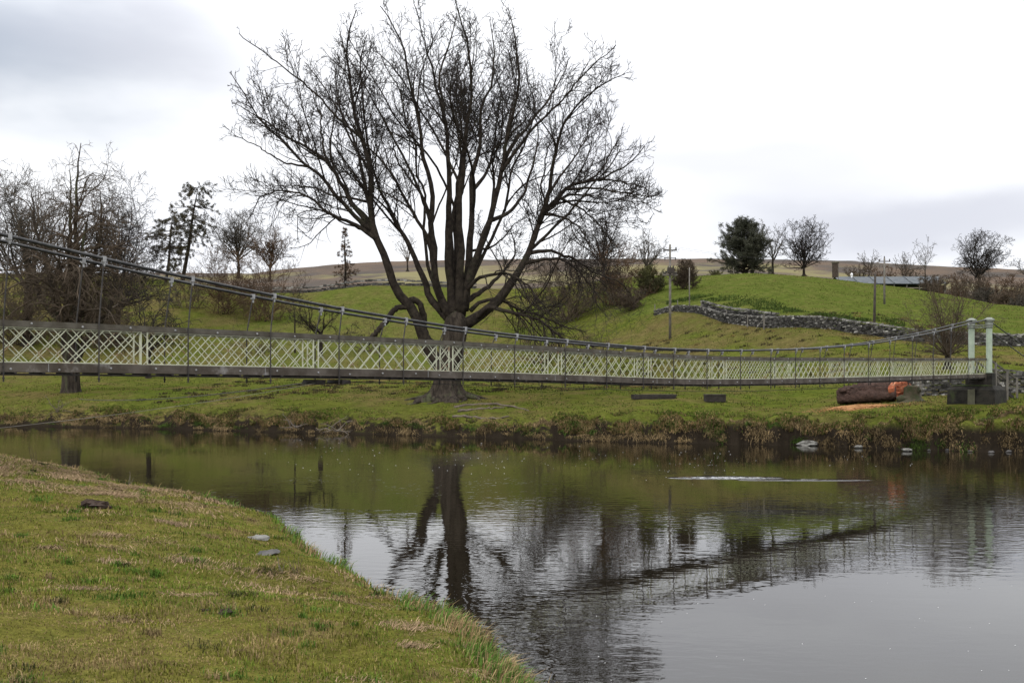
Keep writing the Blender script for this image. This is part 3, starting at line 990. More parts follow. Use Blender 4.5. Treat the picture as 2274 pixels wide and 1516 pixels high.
g = Geo(); g.tube(sagged(br - BU * 0.5 - ZUP * .08 - BN * .3, P(-60, 956, 21.5), 0.10), 0.0065, 5); g.build('wind_stay', M['pole'], bridge)
g = Geo(); g.tube(sagged(br - BU * 0.5 - ZUP * .08 + BN * .35, np.array(P(175, 886, 60)), 0.25), 0.018, 5); g.build('wind_stay', M['steel'], bridge)
g = Geo(); te = np.linspace(tb + 0.012, T1 - 0.02, 60)
zz = bz(te) - 0.17 - 0.14 * np.sin((te - te[0]) / (te[-1] - te[0]) * math.pi) * 1.0
g.tube(bp_(te, 0.15, zz), 0.012, 5)
g.build('wind_stay', M['steel'], bridge)

# ------------------------------------------------------------------ trees


def grow(S, Dv, L, R0, nseg, gnarl, up, rend=0.35, grav=None, rg=None):
    """vectorised growth of m branches: returns points (m,n,3), radii (m,n)"""
    m = len(S); n = nseg + 1
    Pp = np.empty((m, n, 3)); Pp[:, 0] = S
    d = Dv / (np.linalg.norm(Dv, axis=1, keepdims=True) + 1e-9)
    step = (L / nseg)[:, None]
    bend = rg.standard_normal((m, 3)) * gnarl * 0.5
    for i in range(nseg):
        d = d + rg.standard_normal((m, 3)) * gnarl + bend * (1 if i < nseg / 2 else -1)
        u = up if np.isscalar(up) else up[i]
        d[:, 2] += u
        d /= np.linalg.norm(d, axis=1, keepdims=True)
        Pp[:, i + 1] = Pp[:, i] + d * step
    s = np.linspace(0, 1, n)[None, :]
    Rr = R0[:, None] * (1 - (1 - rend) * s)
    return Pp, Rr


def spawn(Pp, Rr, dens, f0, f1, ang, rg, mn=1):
    """children along branches. returns S, D, frac, parent radius, parent idx"""
    m, n, _ = Pp.shape
    seg = np.linalg.norm(np.diff(Pp, axis=1), axis=2)
    L = seg.sum(1)
    k = np.maximum(mn, np.round(L * (f1 - f0) * dens + rg.uniform(-.5, .5, m)).astype(int))
    idx = np.repeat(np.arange(m), k)
    pos = np.concatenate([(np.arange(q) + rg.uniform(0.1, 0.9, q)) / q for q in k]) if len(k) else np.zeros(0)
    f = f0 + pos * (f1 - f0)
    u = f * (n - 1); i = np.clip(u.astype(int), 0, n - 2); g = (u - i)[:, None]
    S = Pp[idx, i] * (1 - g) + Pp[idx, i + 1] * g
    T = Pp[idx, i + 1] - Pp[idx, i]; T /= np.linalg.norm(T, axis=1, keepdims=True) + 1e-9
    pr = Rr[idx, i] * (1 - g[:, 0]) + Rr[idx, i + 1] * g[:, 0]
    A = rg.standard_normal((len(idx), 3)); A -= (A * T).sum(1, keepdims=True) * T; A /= np.linalg.norm(A, axis=1, keepdims=True) + 1e-9
    a = np.radians(rg.uniform(ang[0], ang[1], len(idx)))[:, None]
    Dv = T * np.cos(a) + A * np.sin(a)
    return S, Dv, f, pr, idx, L[idx]


def env_clip(S, Dv, L, env, slack=0.06, rg=None, fl=0.35):
    """shorten branches so they end near the crown envelope (ellipsoid centre, axes)"""
    c, ax = np.array(env[0], float), np.array(env[1], float)
    s = (S - c) / ax; d = Dv / ax
    a = (d * d).sum(1); b = 2 * (s * d).sum(1); cc = (s * s).sum(1) - 1
    disc = np.maximum(b * b - 4 * a * cc, 0)
    dist = (-b + np.sqrt(disc)) / (2 * a)
    dist = np.where(cc > 0, 0.4 * L, dist)
    return np.minimum(L, np.maximum(dist * rg.uniform(1 - slack * 3, 1 + slack, len(L)), fl * L))


def twigs_from(base, P0, R0, env, lv, rg, rmin, geos):
    """successive orders of branching. lv = list of dicts"""
    Pp, Rr = P0, R0
    for q in lv:
        S, Dv, f, pr, idx, PL = spawn(Pp, Rr, q['dens'], q.get('f0', 0.15), q.get('f1', 0.98), q['ang'], rg)
        Dv[:, 2] += q.get('lift', 0.0)
        Dv /= np.linalg.norm(Dv, axis=1, keepdims=True)
        L = PL * q.get('ratio', 0.45) * (1.15 - q.get('tap', 0.6) * f) * rg.uniform(0.6, 1.25, len(f))
        if 'rem' in q: L = ((1 - f) * PL * q['rem'] + q['add']) * rg.uniform(.6, 1.25, len(f))
        L = np.clip(L, q['lmin'], q['lmax'])
        if env is not None:
            L = env_clip(S, Dv, L, env, 0.06, rg)
        r = np.minimum(pr * q.get('rr', 0.6), L * q.get('rl', 0.018))
        rm = q.get('rmin', rmin)
        r = np.maximum(r, rm)
        ok = L > 0.12
        S, Dv, L, r = S[ok], Dv[ok], L[ok], r[ok]
        Pp, Rr = grow(S, Dv, L, r, q['seg'], q['gn'], q['up'], q.get('rend', 0.35), rg=rg)
        Rr = np.maximum(Rr, rm * 0.7)
        geos.append((Pp, Rr, q['k']))
    return Pp, Rr


def resample(pts, rad, n):
    pts = np.asarray(pts, float); rad = np.asarray(rad, float)
    d = np.concatenate(([0], np.cumsum(np.linalg.norm(np.diff(pts, axis=0), axis=1))))
    u = np.linspace(0, d[-1], n)
    return np.stack([pchip(u, d, pts[:, i]) for i in range(3)], 1), np.interp(u, d, rad)


def roots_flare(g, base, r, h, rg, n=9, k=28, extra=1.0):
    """trunk base ring with buttresses, from below ground up to h"""
    th = np.arange(k) * 2 * math.pi / k
    ph = rg.uniform(0, 6.28); ph2 = rg.uniform(0, 6.28)
    Vv = []
    lev = np.array([-0.5, 0.0, 0.12, 0.3, 0.6, 1.0, 1.5, 2.2, 3.0, 4.0]) * h / 4.0
    for z in lev:
        fl = 1 + extra * 1.15 * math.exp(-max(z, -0.1) / (0.17 * h))
        am = 0.26 * math.exp(-max(z, 0) / (0.35 * h)) + 0.05
        q = r * fl * (1 + am * np.cos(n * th + ph) * 0.7 + am * 0.6 * np.cos((n // 2) * th + ph2))
        Vv.append(np.stack([base[0] + q * np.cos(th), base[1] + q * np.sin(th), np.full(k, base[2] + z)], 1))
    Vv = np.concatenate(Vv)
    f = []
    for i in range(len(lev) - 1):
        for j in range(k):
            f.append((i * k + j, i * k + (j + 1) % k, (i + 1) * k + (j + 1) % k, (i + 1) * k + j))
    g.add(Vv, [f])
    return base[2] + lev[-1]


def big_tree():
    rg = np.random.default_rng(5)
    DT = 88.0
    base = at_far(992, DT)
    root = empty('bare_tree', base, 'huge many-stemmed bare tree at the water edge, tallest of all, behind the bridge', 'tree')
    px = DT / F
    g = Geo()
    roots_flare(g, base, 0.98, 3.2, rg, 9, 32)
    ztop = base[2] + 3.2
    tr_pts = np.array([P(994, 838, DT), P(1002, 790, DT), P(1010, 745, DT), P(1014, 712, DT), P(1018, 692, DT)])
    tr_pts[0, 2] = ztop - 0.4
    q, r = resample(tr_pts, [1.0, 0.97, 1.0, 1.0, 0.45], 14)
    g.tubes(q[None], r[None], 22, True, None, 0.05)
    # spreading surface roots
    for a, l in ((-2.6, 3.6), (-2.1, 2.6), (-1.5, 2.4), (-1.0, 2.6), (-0.4, 3.2), (2.9, 3.0), (0.1, 3.0)):
        pts = []
        for s in np.linspace(0.25, 1, 9):
            rr_ = 0.9 + s * l * 0.9
            x = base[0] + math.cos(a + 0.25 * math.sin(s * 5 + a)) * rr_; y = base[1] + math.sin(a + 0.25 * math.sin(s * 5 + a)) * rr_ * 0.9
            pts.append((x, y, zf(x, y) + 0.30 * (1 - s) - 0.02))
        g.tube(pts, np.linspace(0.3, 0.06, 9), 8, None, 0.08)
    g.build('trunk', M['bark'], root, True)
    LM = [  # (px polyline), start radius m, end radius, depth swing (m, at the tip)
        ([(988, 828), (962, 792), (940, 752), (925, 715), (914, 688), (888, 663), (868, 618), (852, 570), (838, 535), (827, 497), (823, 440), (827, 396), (811, 343), (793, 264), (784, 211), (779, 145), (788, 88), (803, 52)], .62, .04, -3),
        ([(836, 535), (806, 480), (783, 453), (748, 387), (726, 356), (669, 317), (643, 303), (590, 264), (545, 238), (506, 215)], .30, .03, 2),
        ([(832, 520), (800, 490), (775, 462), (735, 413), (691, 378), (656, 343), (612, 299), (581, 246), (560, 205)], .24, .03, -5),
        ([(838, 548), (797, 519), (744, 488), (691, 449), (640, 440), (600, 452), (585, 490)], .22, .03, -3),
        ([(735, 370), (716, 325), (708, 280), (700, 240), (682, 195), (660, 150)], .14, .03, 5),
        ([(824, 480), (812, 430), (800, 370), (780, 310), (755, 262), (726, 220), (691, 160), (645, 100)], .20, .03, 6),
        ([(823, 455), (775, 440), (726, 427), (680, 408), (630, 402), (580, 400)], .13, .025, 4),
        ([(1000, 712), (972, 685), (950, 657), (939, 623), (928, 591), (915, 559), (889, 517), (862, 467), (839, 425), (823, 380), (805, 330), (775, 265)], .40, .04, 4),
        ([(985, 690), (968, 600), (955, 538), (939, 512), (921, 480), (905, 449), (884, 414), (857, 380), (830, 350), (800, 300)], .28, .035, -7),
        ([(1003, 712), (979, 657), (967, 617), (966, 565), (958, 507), (964, 446), (956, 400), (946, 365), (937, 286), (920, 220), (910, 154), (880, 92), (860, 56)], .42, .035, -4),
        ([(1006, 708), (1000, 631), (994, 565), (994, 459), (992, 396), (990, 308), (981, 246), (968, 163), (990, 90), (1008, 24)], .48, .035, 1),
        ([(990, 300), (975, 230), (965, 165), (950, 110), (938, 60)], .15, .03, -6),
        ([(1011, 708), (1013, 617), (1010, 538), (1004, 485), (1012, 396), (1021, 308), (1014, 220), (1005, 140), (1010, 60)], .40, .03, 8),
        ([(1020, 700), (1023, 617), (1029, 538), (1024, 459), (1034, 396), (1043, 308), (1056, 246), (1052, 154), (1035, 90), (1022, 30)], .46, .03, -6),
        ([(1030, 690), (1040, 600), (1048, 500), (1050, 440), (1047, 396), (1065, 308), (1069, 220), (1094, 167), (1099, 88), (1088, 14)], .44, .03, 3),
        ([(1022, 700), (1037, 631), (1063, 565), (1089, 485), (1103, 433), (1113, 380), (1118, 343), (1140, 264), (1153, 176), (1142, 110), (1130, 46)], .46, .03, -3),
        ([(1116, 350), (1140, 310), (1168, 276), (1206, 220), (1242, 154), (1266, 98)], .2, .03, 4),
        ([(1113, 390), (1150, 345), (1190, 300), (1235, 262), (1290, 205), (1345, 165)], .17, .03, -7),
        ([(1030, 722), (1064, 702), (1103, 668), (1129, 628), (1153, 586), (1174, 544), (1190, 496), (1211, 459), (1243, 422), (1261, 396), (1314, 386), (1368, 365), (1410, 335), (1440, 300)], .52, .035, 3),
        ([(1188, 500), (1200, 465), (1210, 433), (1219, 380), (1229, 343), (1246, 281), (1284, 237), (1335, 200), (1376, 186)], .26, .03, -4),
        ([(1300, 387), (1330, 372), (1348, 350), (1377, 299), (1395, 258)], .13, .03, 6),
        ([(1203, 470), (1240, 480), (1270, 500), (1292, 540), (1305, 590)], .14, .03, -4),
        ([(1160, 575), (1200, 572), (1235, 576), (1274, 604), (1305, 650), (1330, 690)], .2, .03, -6),
        ([(1040, 650), (1074, 622), (1116, 617), (1155, 633), (1184, 670), (1215, 720)], .2, .03, -8),
        ([(1060, 706), (1089, 682), (1142, 697), (1195, 716), (1221, 738), (1260, 762), (1300, 770)], .26, .04, -7),
        ([(1045, 690), (1065, 670), (1103, 664), (1155, 686), (1200, 700), (1255, 722), (1310, 735)], .2, .03, 5),
        ([(1170, 555), (1215, 545), (1270, 560), (1320, 590), (1380, 610), (1415, 640)], .2, .03, 5),
        ([(1258, 392), (1310, 400), (1360, 420), (1410, 440), (1455, 455)], .14, .03, -4),
        ([(1240, 420), (1280, 440), (1330, 480), (1370, 530)], .13, .03, 4),
        ([(1316, 388), (1370, 385), (1420, 395), (1460, 410)], .11, .03, 3),
        ([(1045, 560), (1090, 545), (1120, 515), (1140, 480), (1175, 450)], .14, .03, 7),
        ([(1090, 500), (1130, 478), (1165, 430), (1180, 380), (1190, 320), (1200, 250), (1190, 180)], .2, .03, 8),
        ([(1060, 420), (1090, 370), (1105, 300), (1110, 230), (1120, 160), (1160, 100)], .18, .03, 9),
        ([(960, 500), (935, 430), (905, 380), (870, 330), (850, 260), (845, 190)], .16, .03, 9),
        ([(1035, 680), (1085, 640), (1130, 590), (1150, 540), (1140, 480)], .28, .04, 9),
        ([(915, 690), (890, 690), (868, 712), (835, 745), (822, 760)], .27, .2, -1.5),
        ([(908, 690), (920, 672), (935, 690), (938, 740), (958, 770)], .24, .28, 0.6),
        ([(1200, 430), (1250, 360), (1290, 300), (1320, 240), (1330, 190)], .14, .03, 8),
        ([(830, 330), (790, 300), (740, 250), (690, 215), (610, 165)], .12, .03, -8),
        ([(700, 395), (650, 385), (600, 350), (550, 320)], .1, .03, -2),
    ]
    for j, dx, dd in ((9, -34, 7), (10, 28, 6), (13, -26, 8), (15, 34, 9), (15, -34, 5), (18, 0, 10), (19, -36, 9), (1, 20, 7), (3, 30, 6), (27, -20, -7)):
        pl, r0, r1, dp = LM[j]
        m_ = len(pl)
        LM.append(([(x + 1.3 * dx * (i / (m_ - 1)) + (rg.uniform(-9, 9) if 1 < i else 0), y + (rg.uniform(-8, 8) if 1 < i else 0) + 14 * (i / (m_ - 1))) for i, (x, y) in enumerate(pl)], r0 * .5, r1, dd))
    NP = 26
    PB, RB = [], []
    for k, (pl, r0, r1, dep) in enumerate(LM):
        pl = [(x + (rg.uniform(-2, 2) if 0 < i else 0), y) for i, (x, y) in enumerate(pl)]
        # arc-length fraction, depth swing builds up along the limb
        ln = np.concatenate(([0], np.cumsum([math.hypot(pl[i + 1][0] - pl[i][0], pl[i + 1][1] - pl[i][1]) for i in range(len(pl) - 1)])))
        s = ln / ln[-1]
        base_dep = 0
        pts = []
        for (x, y), si in zip(pl, s):
            D = DT + dep * si ** 1.1
            # positions stay on the line surveyed at the trunk's own distance
            q = P(x, y, DT); q[1] = D
            pts.append(q)
        rad = r0 + (r1 - r0) * s ** 0.62
        q, r = resample(pts, rad, NP)
        amp = np.minimum(1, np.arange(NP) / 6.0)[:, None]
        q = q + amp * (np.cumsum(rg.standard_normal((NP, 3)) * 0.05, axis=0) * 0.6 + rg.standard_normal((NP, 3)) * 0.035)
        PB.append(q); RB.append(r)
    # limbs that leave another limb start on that limb: snap depth to nearest earlier limb point
    for k in range(1, len(PB)):
        s0 = PB[k][0]
        if s0[2] > P(0, 690, DT)[2] or k in (35, 36):
            best, bd = None, 9e9
            for j in range(len(PB)):
                if j == k or (j > k and j not in (0,)): continue
                d = np.hypot(PB[j][:, 0] - s0[0], PB[j][:, 2] - s0[2])
                i = int(np.argmin(d))
                if d[i] < bd: bd, best = d[i], PB[j][i]
            if best is not None and bd < 1.6:
                delta = best - s0
                w = np.linspace(1, 0, NP)[:, None]
                PB[k] = PB[k] + np.concatenate([delta[:1] * w[:, 0:1] if False else delta[0] * w, np.repeat(delta[1:2][None], NP, 0), delta[2] * w], axis=1) if False else PB[k] + w * np.array([delta[0], 0, delta[2]]) + np.array([0, delta[1], 0]) * (0.4 + 0.6 * w)
    for q, r in zip(PB, RB):
        g = Geo(); g.tubes(q[None], r[None], 10, True, None, 0.05)
        g.build('limb', M['limb'], root, True)
    PB, RB = np.array(PB), np.array(RB)
    env = (tuple(P(985, 385, DT)), (19.6, 17.0, 14.7))
    keep = [i for i in range(len(PB)) if i not in (35, 36)]
    PK, RK = PB[keep], RB[keep]
    S, Dv, f, pr, idx, PL = spawn(PK, RK, 0.26, 0.3, 0.8, (18, 46), rg, 2)
    Dv[:, 2] += .15
    L = env_clip(S, Dv, ((1 - f) * PL * 0.8 + 2.0) * rg.uniform(.7, 1.15, len(f)), env, 0.04, rg, 0.2)
    S2, R2 = grow(S, Dv, L, np.minimum(pr * .6, .012 * L + .03), NP - 1, 0.055, 0.006, 0.25, rg=rg)
    mid_set = {9, 10, 11, 12, 13, 14, 15, 16, 30, 31, 32, 33, 38, 39, 40, 41, 42}
    cen_m = np.array([i in mid_set for i in keep])
    # the crowded middle carries fewer side branches than the free outer limbs
    ks = rg.uniform(0, 1, len(S2)) < np.where(cen_m[idx], .6, 1.0)
    S2, R2, idx = S2[ks], R2[ks], idx[ks]
    geos = [(S2, R2, 7)]
    cen_all = np.concatenate([cen_m, cen_m[idx]])
    PK = np.concatenate([PK, S2]); RK = np.concatenate([RK, R2])
    lv = [
        dict(dens=1.75, f0=0.42, f1=1.0, ang=(22, 58), rem=0.3, add=1.1, lmin=1.0, lmax=4.5, seg=8, gn=0.075, up=0.03, rr=0.5, rl=0.015, k=5, tap=0.5, lift=0.12),
        dict(dens=1.9, f0=0.12, f1=0.98, ang=(28, 65), ratio=0.42, lmin=0.8, lmax=2.8, seg=5, gn=0.10, up=0.05, rr=0.6, rl=0.014, k=4, tap=0.5, lift=0.05),
        dict(dens=3.1, f0=0.15, f1=1.0, ang=(28, 65), ratio=0.5, lmin=0.5, lmax=1.4, seg=4, gn=0.11, up=0.13, rr=0.7, rl=0.016, k=3, tap=0.4, lift=0.0),
        dict(rmin=.0165, dens=3.8, f0=0.15, f1=1.0, ang=(28, 60), ratio=0.55, lmin=0.28, lmax=0.65, seg=2, gn=0.15, up=0.25, rr=0.75, rl=0.02, k=3, tap=0.3, lift=0.0),
    ]
    twigs_from(None, PK[~cen_all], RK[~cen_all], env, lv, rg, 0.0215, geos)
    lvc = [dict(q) for q in lv]
    lvc[0]['dens'] = 1.6; lvc[0]['f0'] = .5; lvc[1]['dens'] = 1.9; lvc[2]['dens'] = 2.8; lvc[3]['dens'] = 3.3
    twigs_from(None, PK[cen_all], RK[cen_all], env, lvc, rg, 0.0205, geos)
    # hanging sprays under the right-hand boughs
    low = PB[[21, 22, 23, 24, 25, 26, 3, 28]]; lr = RB[[21, 22, 23, 24, 25, 26, 3, 28]]
    lv2 = [dict(dens=1.8, f0=0.2, f1=1.0, ang=(20, 60), ratio=0.5, lmin=2.0, lmax=5.0, seg=8, gn=0.13, up=(-.12, -.14, -.12, -.08, 0, .08, .14, .18), rr=0.45, rl=0.012, k=4, tap=0.3, lift=-0.25),
           dict(dens=2.4, f0=0.1, f1=1.0, ang=(20, 60), ratio=0.4, lmin=0.5, lmax=1.7, seg=4, gn=0.15, up=0.1, rr=0.7, rl=0.018, k=3, tap=0.3)]
    twigs_from(None, low, lr, None, lv2, rg, 0.014, geos)
    g1, g2 = Geo(), Geo()
    for i, (Pp, Rr, k) in enumerate(geos):
        (g1 if i in (0, 1, 5, 9) else g2).tubes(Pp, Rr, k, False)
    g1.build('crown', M['limb'], root, True)
    g2.build('twigs', M['twig'], root, True)


big_tree()


def tree(px, D, top, halfw, label, name='bare_tree', cat='tree', group=None, trunk_h=0.28, r=None, nl=9, spread=(12, 60), seed=1, mats=('limb', 'twig'), lean=(0, 0),
         dens=1.0, crown_low=0.25, gn=0.12, up=0.05, twr=None, hang=0.0, depth=None, stems=1, base_z=None, base_y=None, levels=3, lmul=1.0, cshift=0.0, k0=10):
    """bare deciduous tree: px/D give its place, top the photo row of its tip at that distance, halfw the crown half width in metres"""
    rg = np.random.default_rng(seed)
    X = (px - CX) / F * D
    if base_y is not None: gz = CH + (HY - base_y) / F * D
    else: gz = zf(X, D)
    if base_z is not None: gz = base_z
    H = CH + (HY - top) / F * D - gz
    r = r or H * 0.022
    tw = twr or (max(0.014, D / F * 0.46) if D < 170 else D / F * 0.34)
    limb_f = .36 if D < 170 else .5
    if D > 170 and stems == 1: dens *= .62
    root = empty(name, (X, D, gz), label, cat, group)
    base = np.array([X, D, gz])
    g = Geo()
    if stems == 1:
        roots_flare(g, (X, D, gz - 0.15), r, max(1.0, r * 3.5), rg, 7, 14, 0.7)
        th_ = trunk_h * H
        pts = [base + ZUP * (max(1.0, r * 3.5) * .8), base + np.array([lean[0] * .4, lean[1] * .4, th_ * 0.6]), base + np.array([lean[0], lean[1], th_])]
        q, rr_ = resample(pts, [r, r * 0.92, r * 0.8], 9)
        q[1:] += np.cumsum(rg.standard_normal((8, 3)) * r * 0.08, axis=0)
        g.tubes(q[None], rr_[None], 12, True, None, 0.05)
        fork = q[-1]
    else:
        fork = base + ZUP * 0.05
        g.blob(base, r * 1.6, r * 1.6, r * 1.2, 0.15, None, seed)
    g.build('trunk', M[mats[0]], root, True)
    cen = base + np.array([lean[0] + cshift, lean[1], H * (1 + crown_low) / 2])
    env = (cen, (halfw, depth or halfw * 0.85, H * (1 - crown_low) / 2 * 1.02))
    # main limbs fan from the fork (and from a leader)
    nl_ = nl
    az = rg.uniform(0, 6.28) + np.arange(nl_) * 2.399
    el = np.radians(np.linspace(spread[0], spread[1], nl_) + rg.uniform(-6, 6, nl_))
    Dv = np.stack([np.sin(el) * np.cos(az), np.sin(el) * np.sin(az), np.cos(el)], 1)
    S = np.repeat(fork[None], nl_, 0) - np.stack([np.zeros(nl_), np.zeros(nl_), (rg.uniform(0, 0.25, nl_) * trunk_h * H if stems == 1 else np.zeros(nl_))], 1)
    if stems > 1:
        S[:, :2] += rg.uniform(-1, 1, (nl_, 2)) * min(halfw * 0.35, 1.5)
    L = env_clip(S, Dv, np.full(nl_, H * 1.2), env, 0.03, rg) * 1.09
    Pp, Rr = grow(S, Dv, L, np.full(nl_, r * (limb_f if stems == 1 else 0.45)) * rg.uniform(.7, 1.1, nl_), 14, gn * 0.7, up * .35, 0.12, rg=rg)
    geos = [(Pp, Rr, 7)]
    s = H / 12.0
    lv = [dict(dens=1.7 / s ** 0.8 * dens, f0=0.12, f1=0.98, ang=(25, 60), ratio=0.36, lmin=0.10 * H, lmax=0.34 * H * lmul, seg=7, gn=gn, up=up * .7 - hang, rr=0.5, rl=0.02, k=4, tap=0.5),
          dict(dens=3.4 / s ** 0.8 * dens, f0=0.12, f1=0.98, ang=(28, 65), ratio=0.42, lmin=0.055 * H, lmax=0.16 * H * lmul, seg=5, gn=gn * 1.2, up=up - hang * 1.3, rr=0.6, rl=0.014, k=3, tap=0.5),
          dict(dens=5.0 / s ** 0.8 * dens, f0=0.15, f1=1.0, ang=(25, 60), ratio=0.5, lmin=0.035 * H, lmax=0.08 * H * lmul, seg=2, gn=gn, up=up + 0.04 - hang, rr=0.75, rl=0.014, k=3, tap=0.4)][:levels]
    env2 = (env[0], tuple(1.12 * np.array(env[1])))
    twigs_from(None, Pp, Rr, env2, lv, rg, tw, geos)
    g = Geo()
    for Pp, Rr, k in geos: g.tubes(Pp, Rr, k, False)
    g.build('crown', M[mats[1]], root, True)
    return root


def needles(g, Pp, n, size, rg, spread):
    """small needle-clump faces around branch points"""
    m, k, _ = Pp.shape
    i = rg.integers(0, m, n); f = rg.uniform(0.25, 1, n) * (k - 1); j = np.minimum(f.astype(int), k - 2); a = (f - j)[:, None]
    c = Pp[i, j] * (1 - a) + Pp[i, j + 1] * a + rg.standard_normal((n, 3)) * spread
    A = rg.standard_normal((n, 3)); A /= np.linalg.norm(A, axis=1, keepdims=True)
    Bv = np.cross(A, rg.standard_normal((n, 3))); Bv /= np.linalg.norm(Bv, axis=1, keepdims=True)
    s = size * rg.uniform(0.5, 1.3, (n, 1))
    V = np.stack([c - A * s, c + Bv * s * 0.35, c + A * s], 1).reshape(-1, 3)
    g.add(V, [np.arange(n * 3).reshape(-1, 3)])


def pine(px0, py0, px1, py1, D, label, seed=1, halfw=4.0, nb=46, name='pine_tree', green='pine', dense=9000, low=0.3, droop=-0.06, conical=False):
    rg = np.random.default_rng(seed)
    A, Bq = P(px0, py0, D), P(px1, py1, D)
    A[2] = min(A[2], zf(A[0], D) + 0.1) if abs(A[2] - zf(A[0], D)) < 4 else A[2]
    H = Bq[2] - A[2]
    root = empty(name, tuple(A), label, 'tree')
    q, r = resample([A - ZUP * 0.4, A * .65 + Bq * .35 + np.array([0.15, 0, 0]), A * .3 + Bq * .7 + np.array([-.1, 0, 0]), Bq], [H * .022, H * .018, H * .011, .03], 14)
    g = Geo(); g.tubes(q[None], r[None], 8, True, None, .05)
    g.build('trunk', M['limb'], root, True)
    f = low + (1 - low) * rg.uniform(0, 1, nb) ** 0.9
    u = f * 13; i = np.clip(u.astype(int), 0, 12); a = (u - i)[:, None]
    S = q[i] * (1 - a) + q[i + 1] * a
    az = rg.uniform(0, 6.28, nb)
    Dv = np.stack([np.cos(az), np.sin(az), rg.uniform(-0.25, 0.25, nb)], 1)
    if conical: L = halfw * (1.05 - (f - low) / (1 - low)) * rg.uniform(.75, 1.1, nb)
    else: L = halfw * (0.55 + 0.45 * np.sin((f - low) / (1 - low) * 3.0)) * rg.uniform(0.55, 1.1, nb)
    Pp, Rr = grow(S, Dv, L, np.maximum(L * 0.018, 0.04), 8, 0.1, droop, 0.3, rg=rg)
    geos = [(Pp, Rr, 4)]
    P2, R2 = twigs_from(None, Pp, Rr, None, [dict(dens=1.5, f0=.2, f1=1, ang=(35, 65), ratio=.4, lmin=.5, lmax=1.8, seg=4, gn=.12, up=droop, rr=.6, rl=.02, k=3)], rg, max(.02, D / F * .35), geos)
    P2, R2 = geos[-1][0], geos[-1][1]
    g = Geo()
    for a_, b_, k in geos: g.tubes(a_, b_, k, False)
    g.build('boughs', M['twig'], root, True)
    g = Geo(); needles(g, P2, int(dense * 1.6), 0.22, rg, 0.13)
    g.build('foliage', M[green], root)
    return root


# the left bank trees
def leader_tree(px, D, base_y, top, halfw, label, seed, leaders, r, nlat, mats, droop=True, low=.16):
    """old tree with several upright leaders clothed in arching, drooping laterals"""
    rg = np.random.default_rng(seed)
    X = (px - CX) / F * D; gz = CH + (HY - base_y) / F * D; H = CH + (HY - top) / F * D - gz
    base = np.array([X, D, gz]); root = empty('bare_tree', tuple(base), label, 'tree')
    g = Geo(); roots_flare(g, (X, D, gz - .15), r, 3.0, rg, 7, 22, .8)
    tr = [base + ZUP * 2.2, base + ZUP * H * .13 + np.array([.05, 0, 0]), base + ZUP * H * .24 + np.array([.1, 0, 0])]
    q, rr_ = resample(tr, [r * .97, r * .92, r * .8], 10); q[1:-1] += rg.standard_normal((8, 3)) * r * .05
    g.tubes(q[None], rr_[None], 16, True, None, .06)
    g.build('trunk', M['bark'], root, True)
    LP, LR = [], []
    for dx, dy, tz, st in leaders:
        s0 = base + ZUP * H * st
        pts = [s0, s0 + np.array([dx * .35, dy * .35, (tz * H - H * st) * .3]), s0 + np.array([dx * .8, dy * .8, (tz * H - H * st) * .65]), s0 + np.array([dx, dy, tz * H - H * st])]
        a_, b_ = resample(pts, [r * .6, r * .42, r * .22, .04], 22)
        a_[1:] += np.cumsum(rg.standard_normal((21, 3)) * .10, axis=0)
        LP.append(a_); LR.append(b_)
    LP, LR = np.array(LP), np.array(LR)
    for a_, b_ in zip(LP, LR):
        g = Geo(); g.tubes(a_[None], b_[None], 9, True, None, .05); g.build('limb', M[mats[0]], root, True)
    env = (base + ZUP * H * (1 + low) / 2 + np.array([.6, 0, 0]), (halfw, halfw * .85, H * (1 - low) / 2))
    S, Dv, f, pr, idx, PL = spawn(LP, LR, nlat / (len(LP) * H * .8), .06, .99, (40, 85), rg, 3)
    Dv[:, 2] = np.abs(Dv[:, 2]) * .5 + .25
    L = env_clip(S, Dv, np.full(len(S), halfw * 1.3), env, .08, rg, .18) * rg.uniform(.55, 1.15, len(S))
    up = (.06, .03, -.02, -.08, -.13, -.18, -.2, -.2, -.15, -.06)
    P1, R1 = grow(S, Dv, L, np.minimum(pr * .5, .018 * L + .02), 10, .15, up, .2, rg=rg)
    geos = [(P1, R1, 5)]
    lv = [dict(dens=1.5, f0=.12, f1=1, ang=(25, 65), ratio=.4, lmin=.7, lmax=3.4, seg=6, gn=.17, up=(.02, -.02, -.06, -.1, -.1, -.04), rr=.55, rl=.014, k=4, rmin=.02),
          dict(dens=2.1, f0=.1, f1=1, ang=(25, 65), ratio=.5, lmin=.4, lmax=1.6, seg=4, gn=.2, up=-.06, rr=.65, rl=.014, k=3, rmin=.018),
          dict(dens=1.3, f0=.2, f1=1, ang=(25, 60), ratio=.5, lmin=.3, lmax=.8, seg=2, gn=.15, up=.05, rr=.7, rl=.014, k=3, rmin=.016)]
    twigs_from(None, P1, R1, None, lv, rg, .016, geos)
    g = Geo()
    for a_, b_, k in geos: g.tubes(a_, b_, k, False)
    g.build('crown', M[mats[1]], root, True)


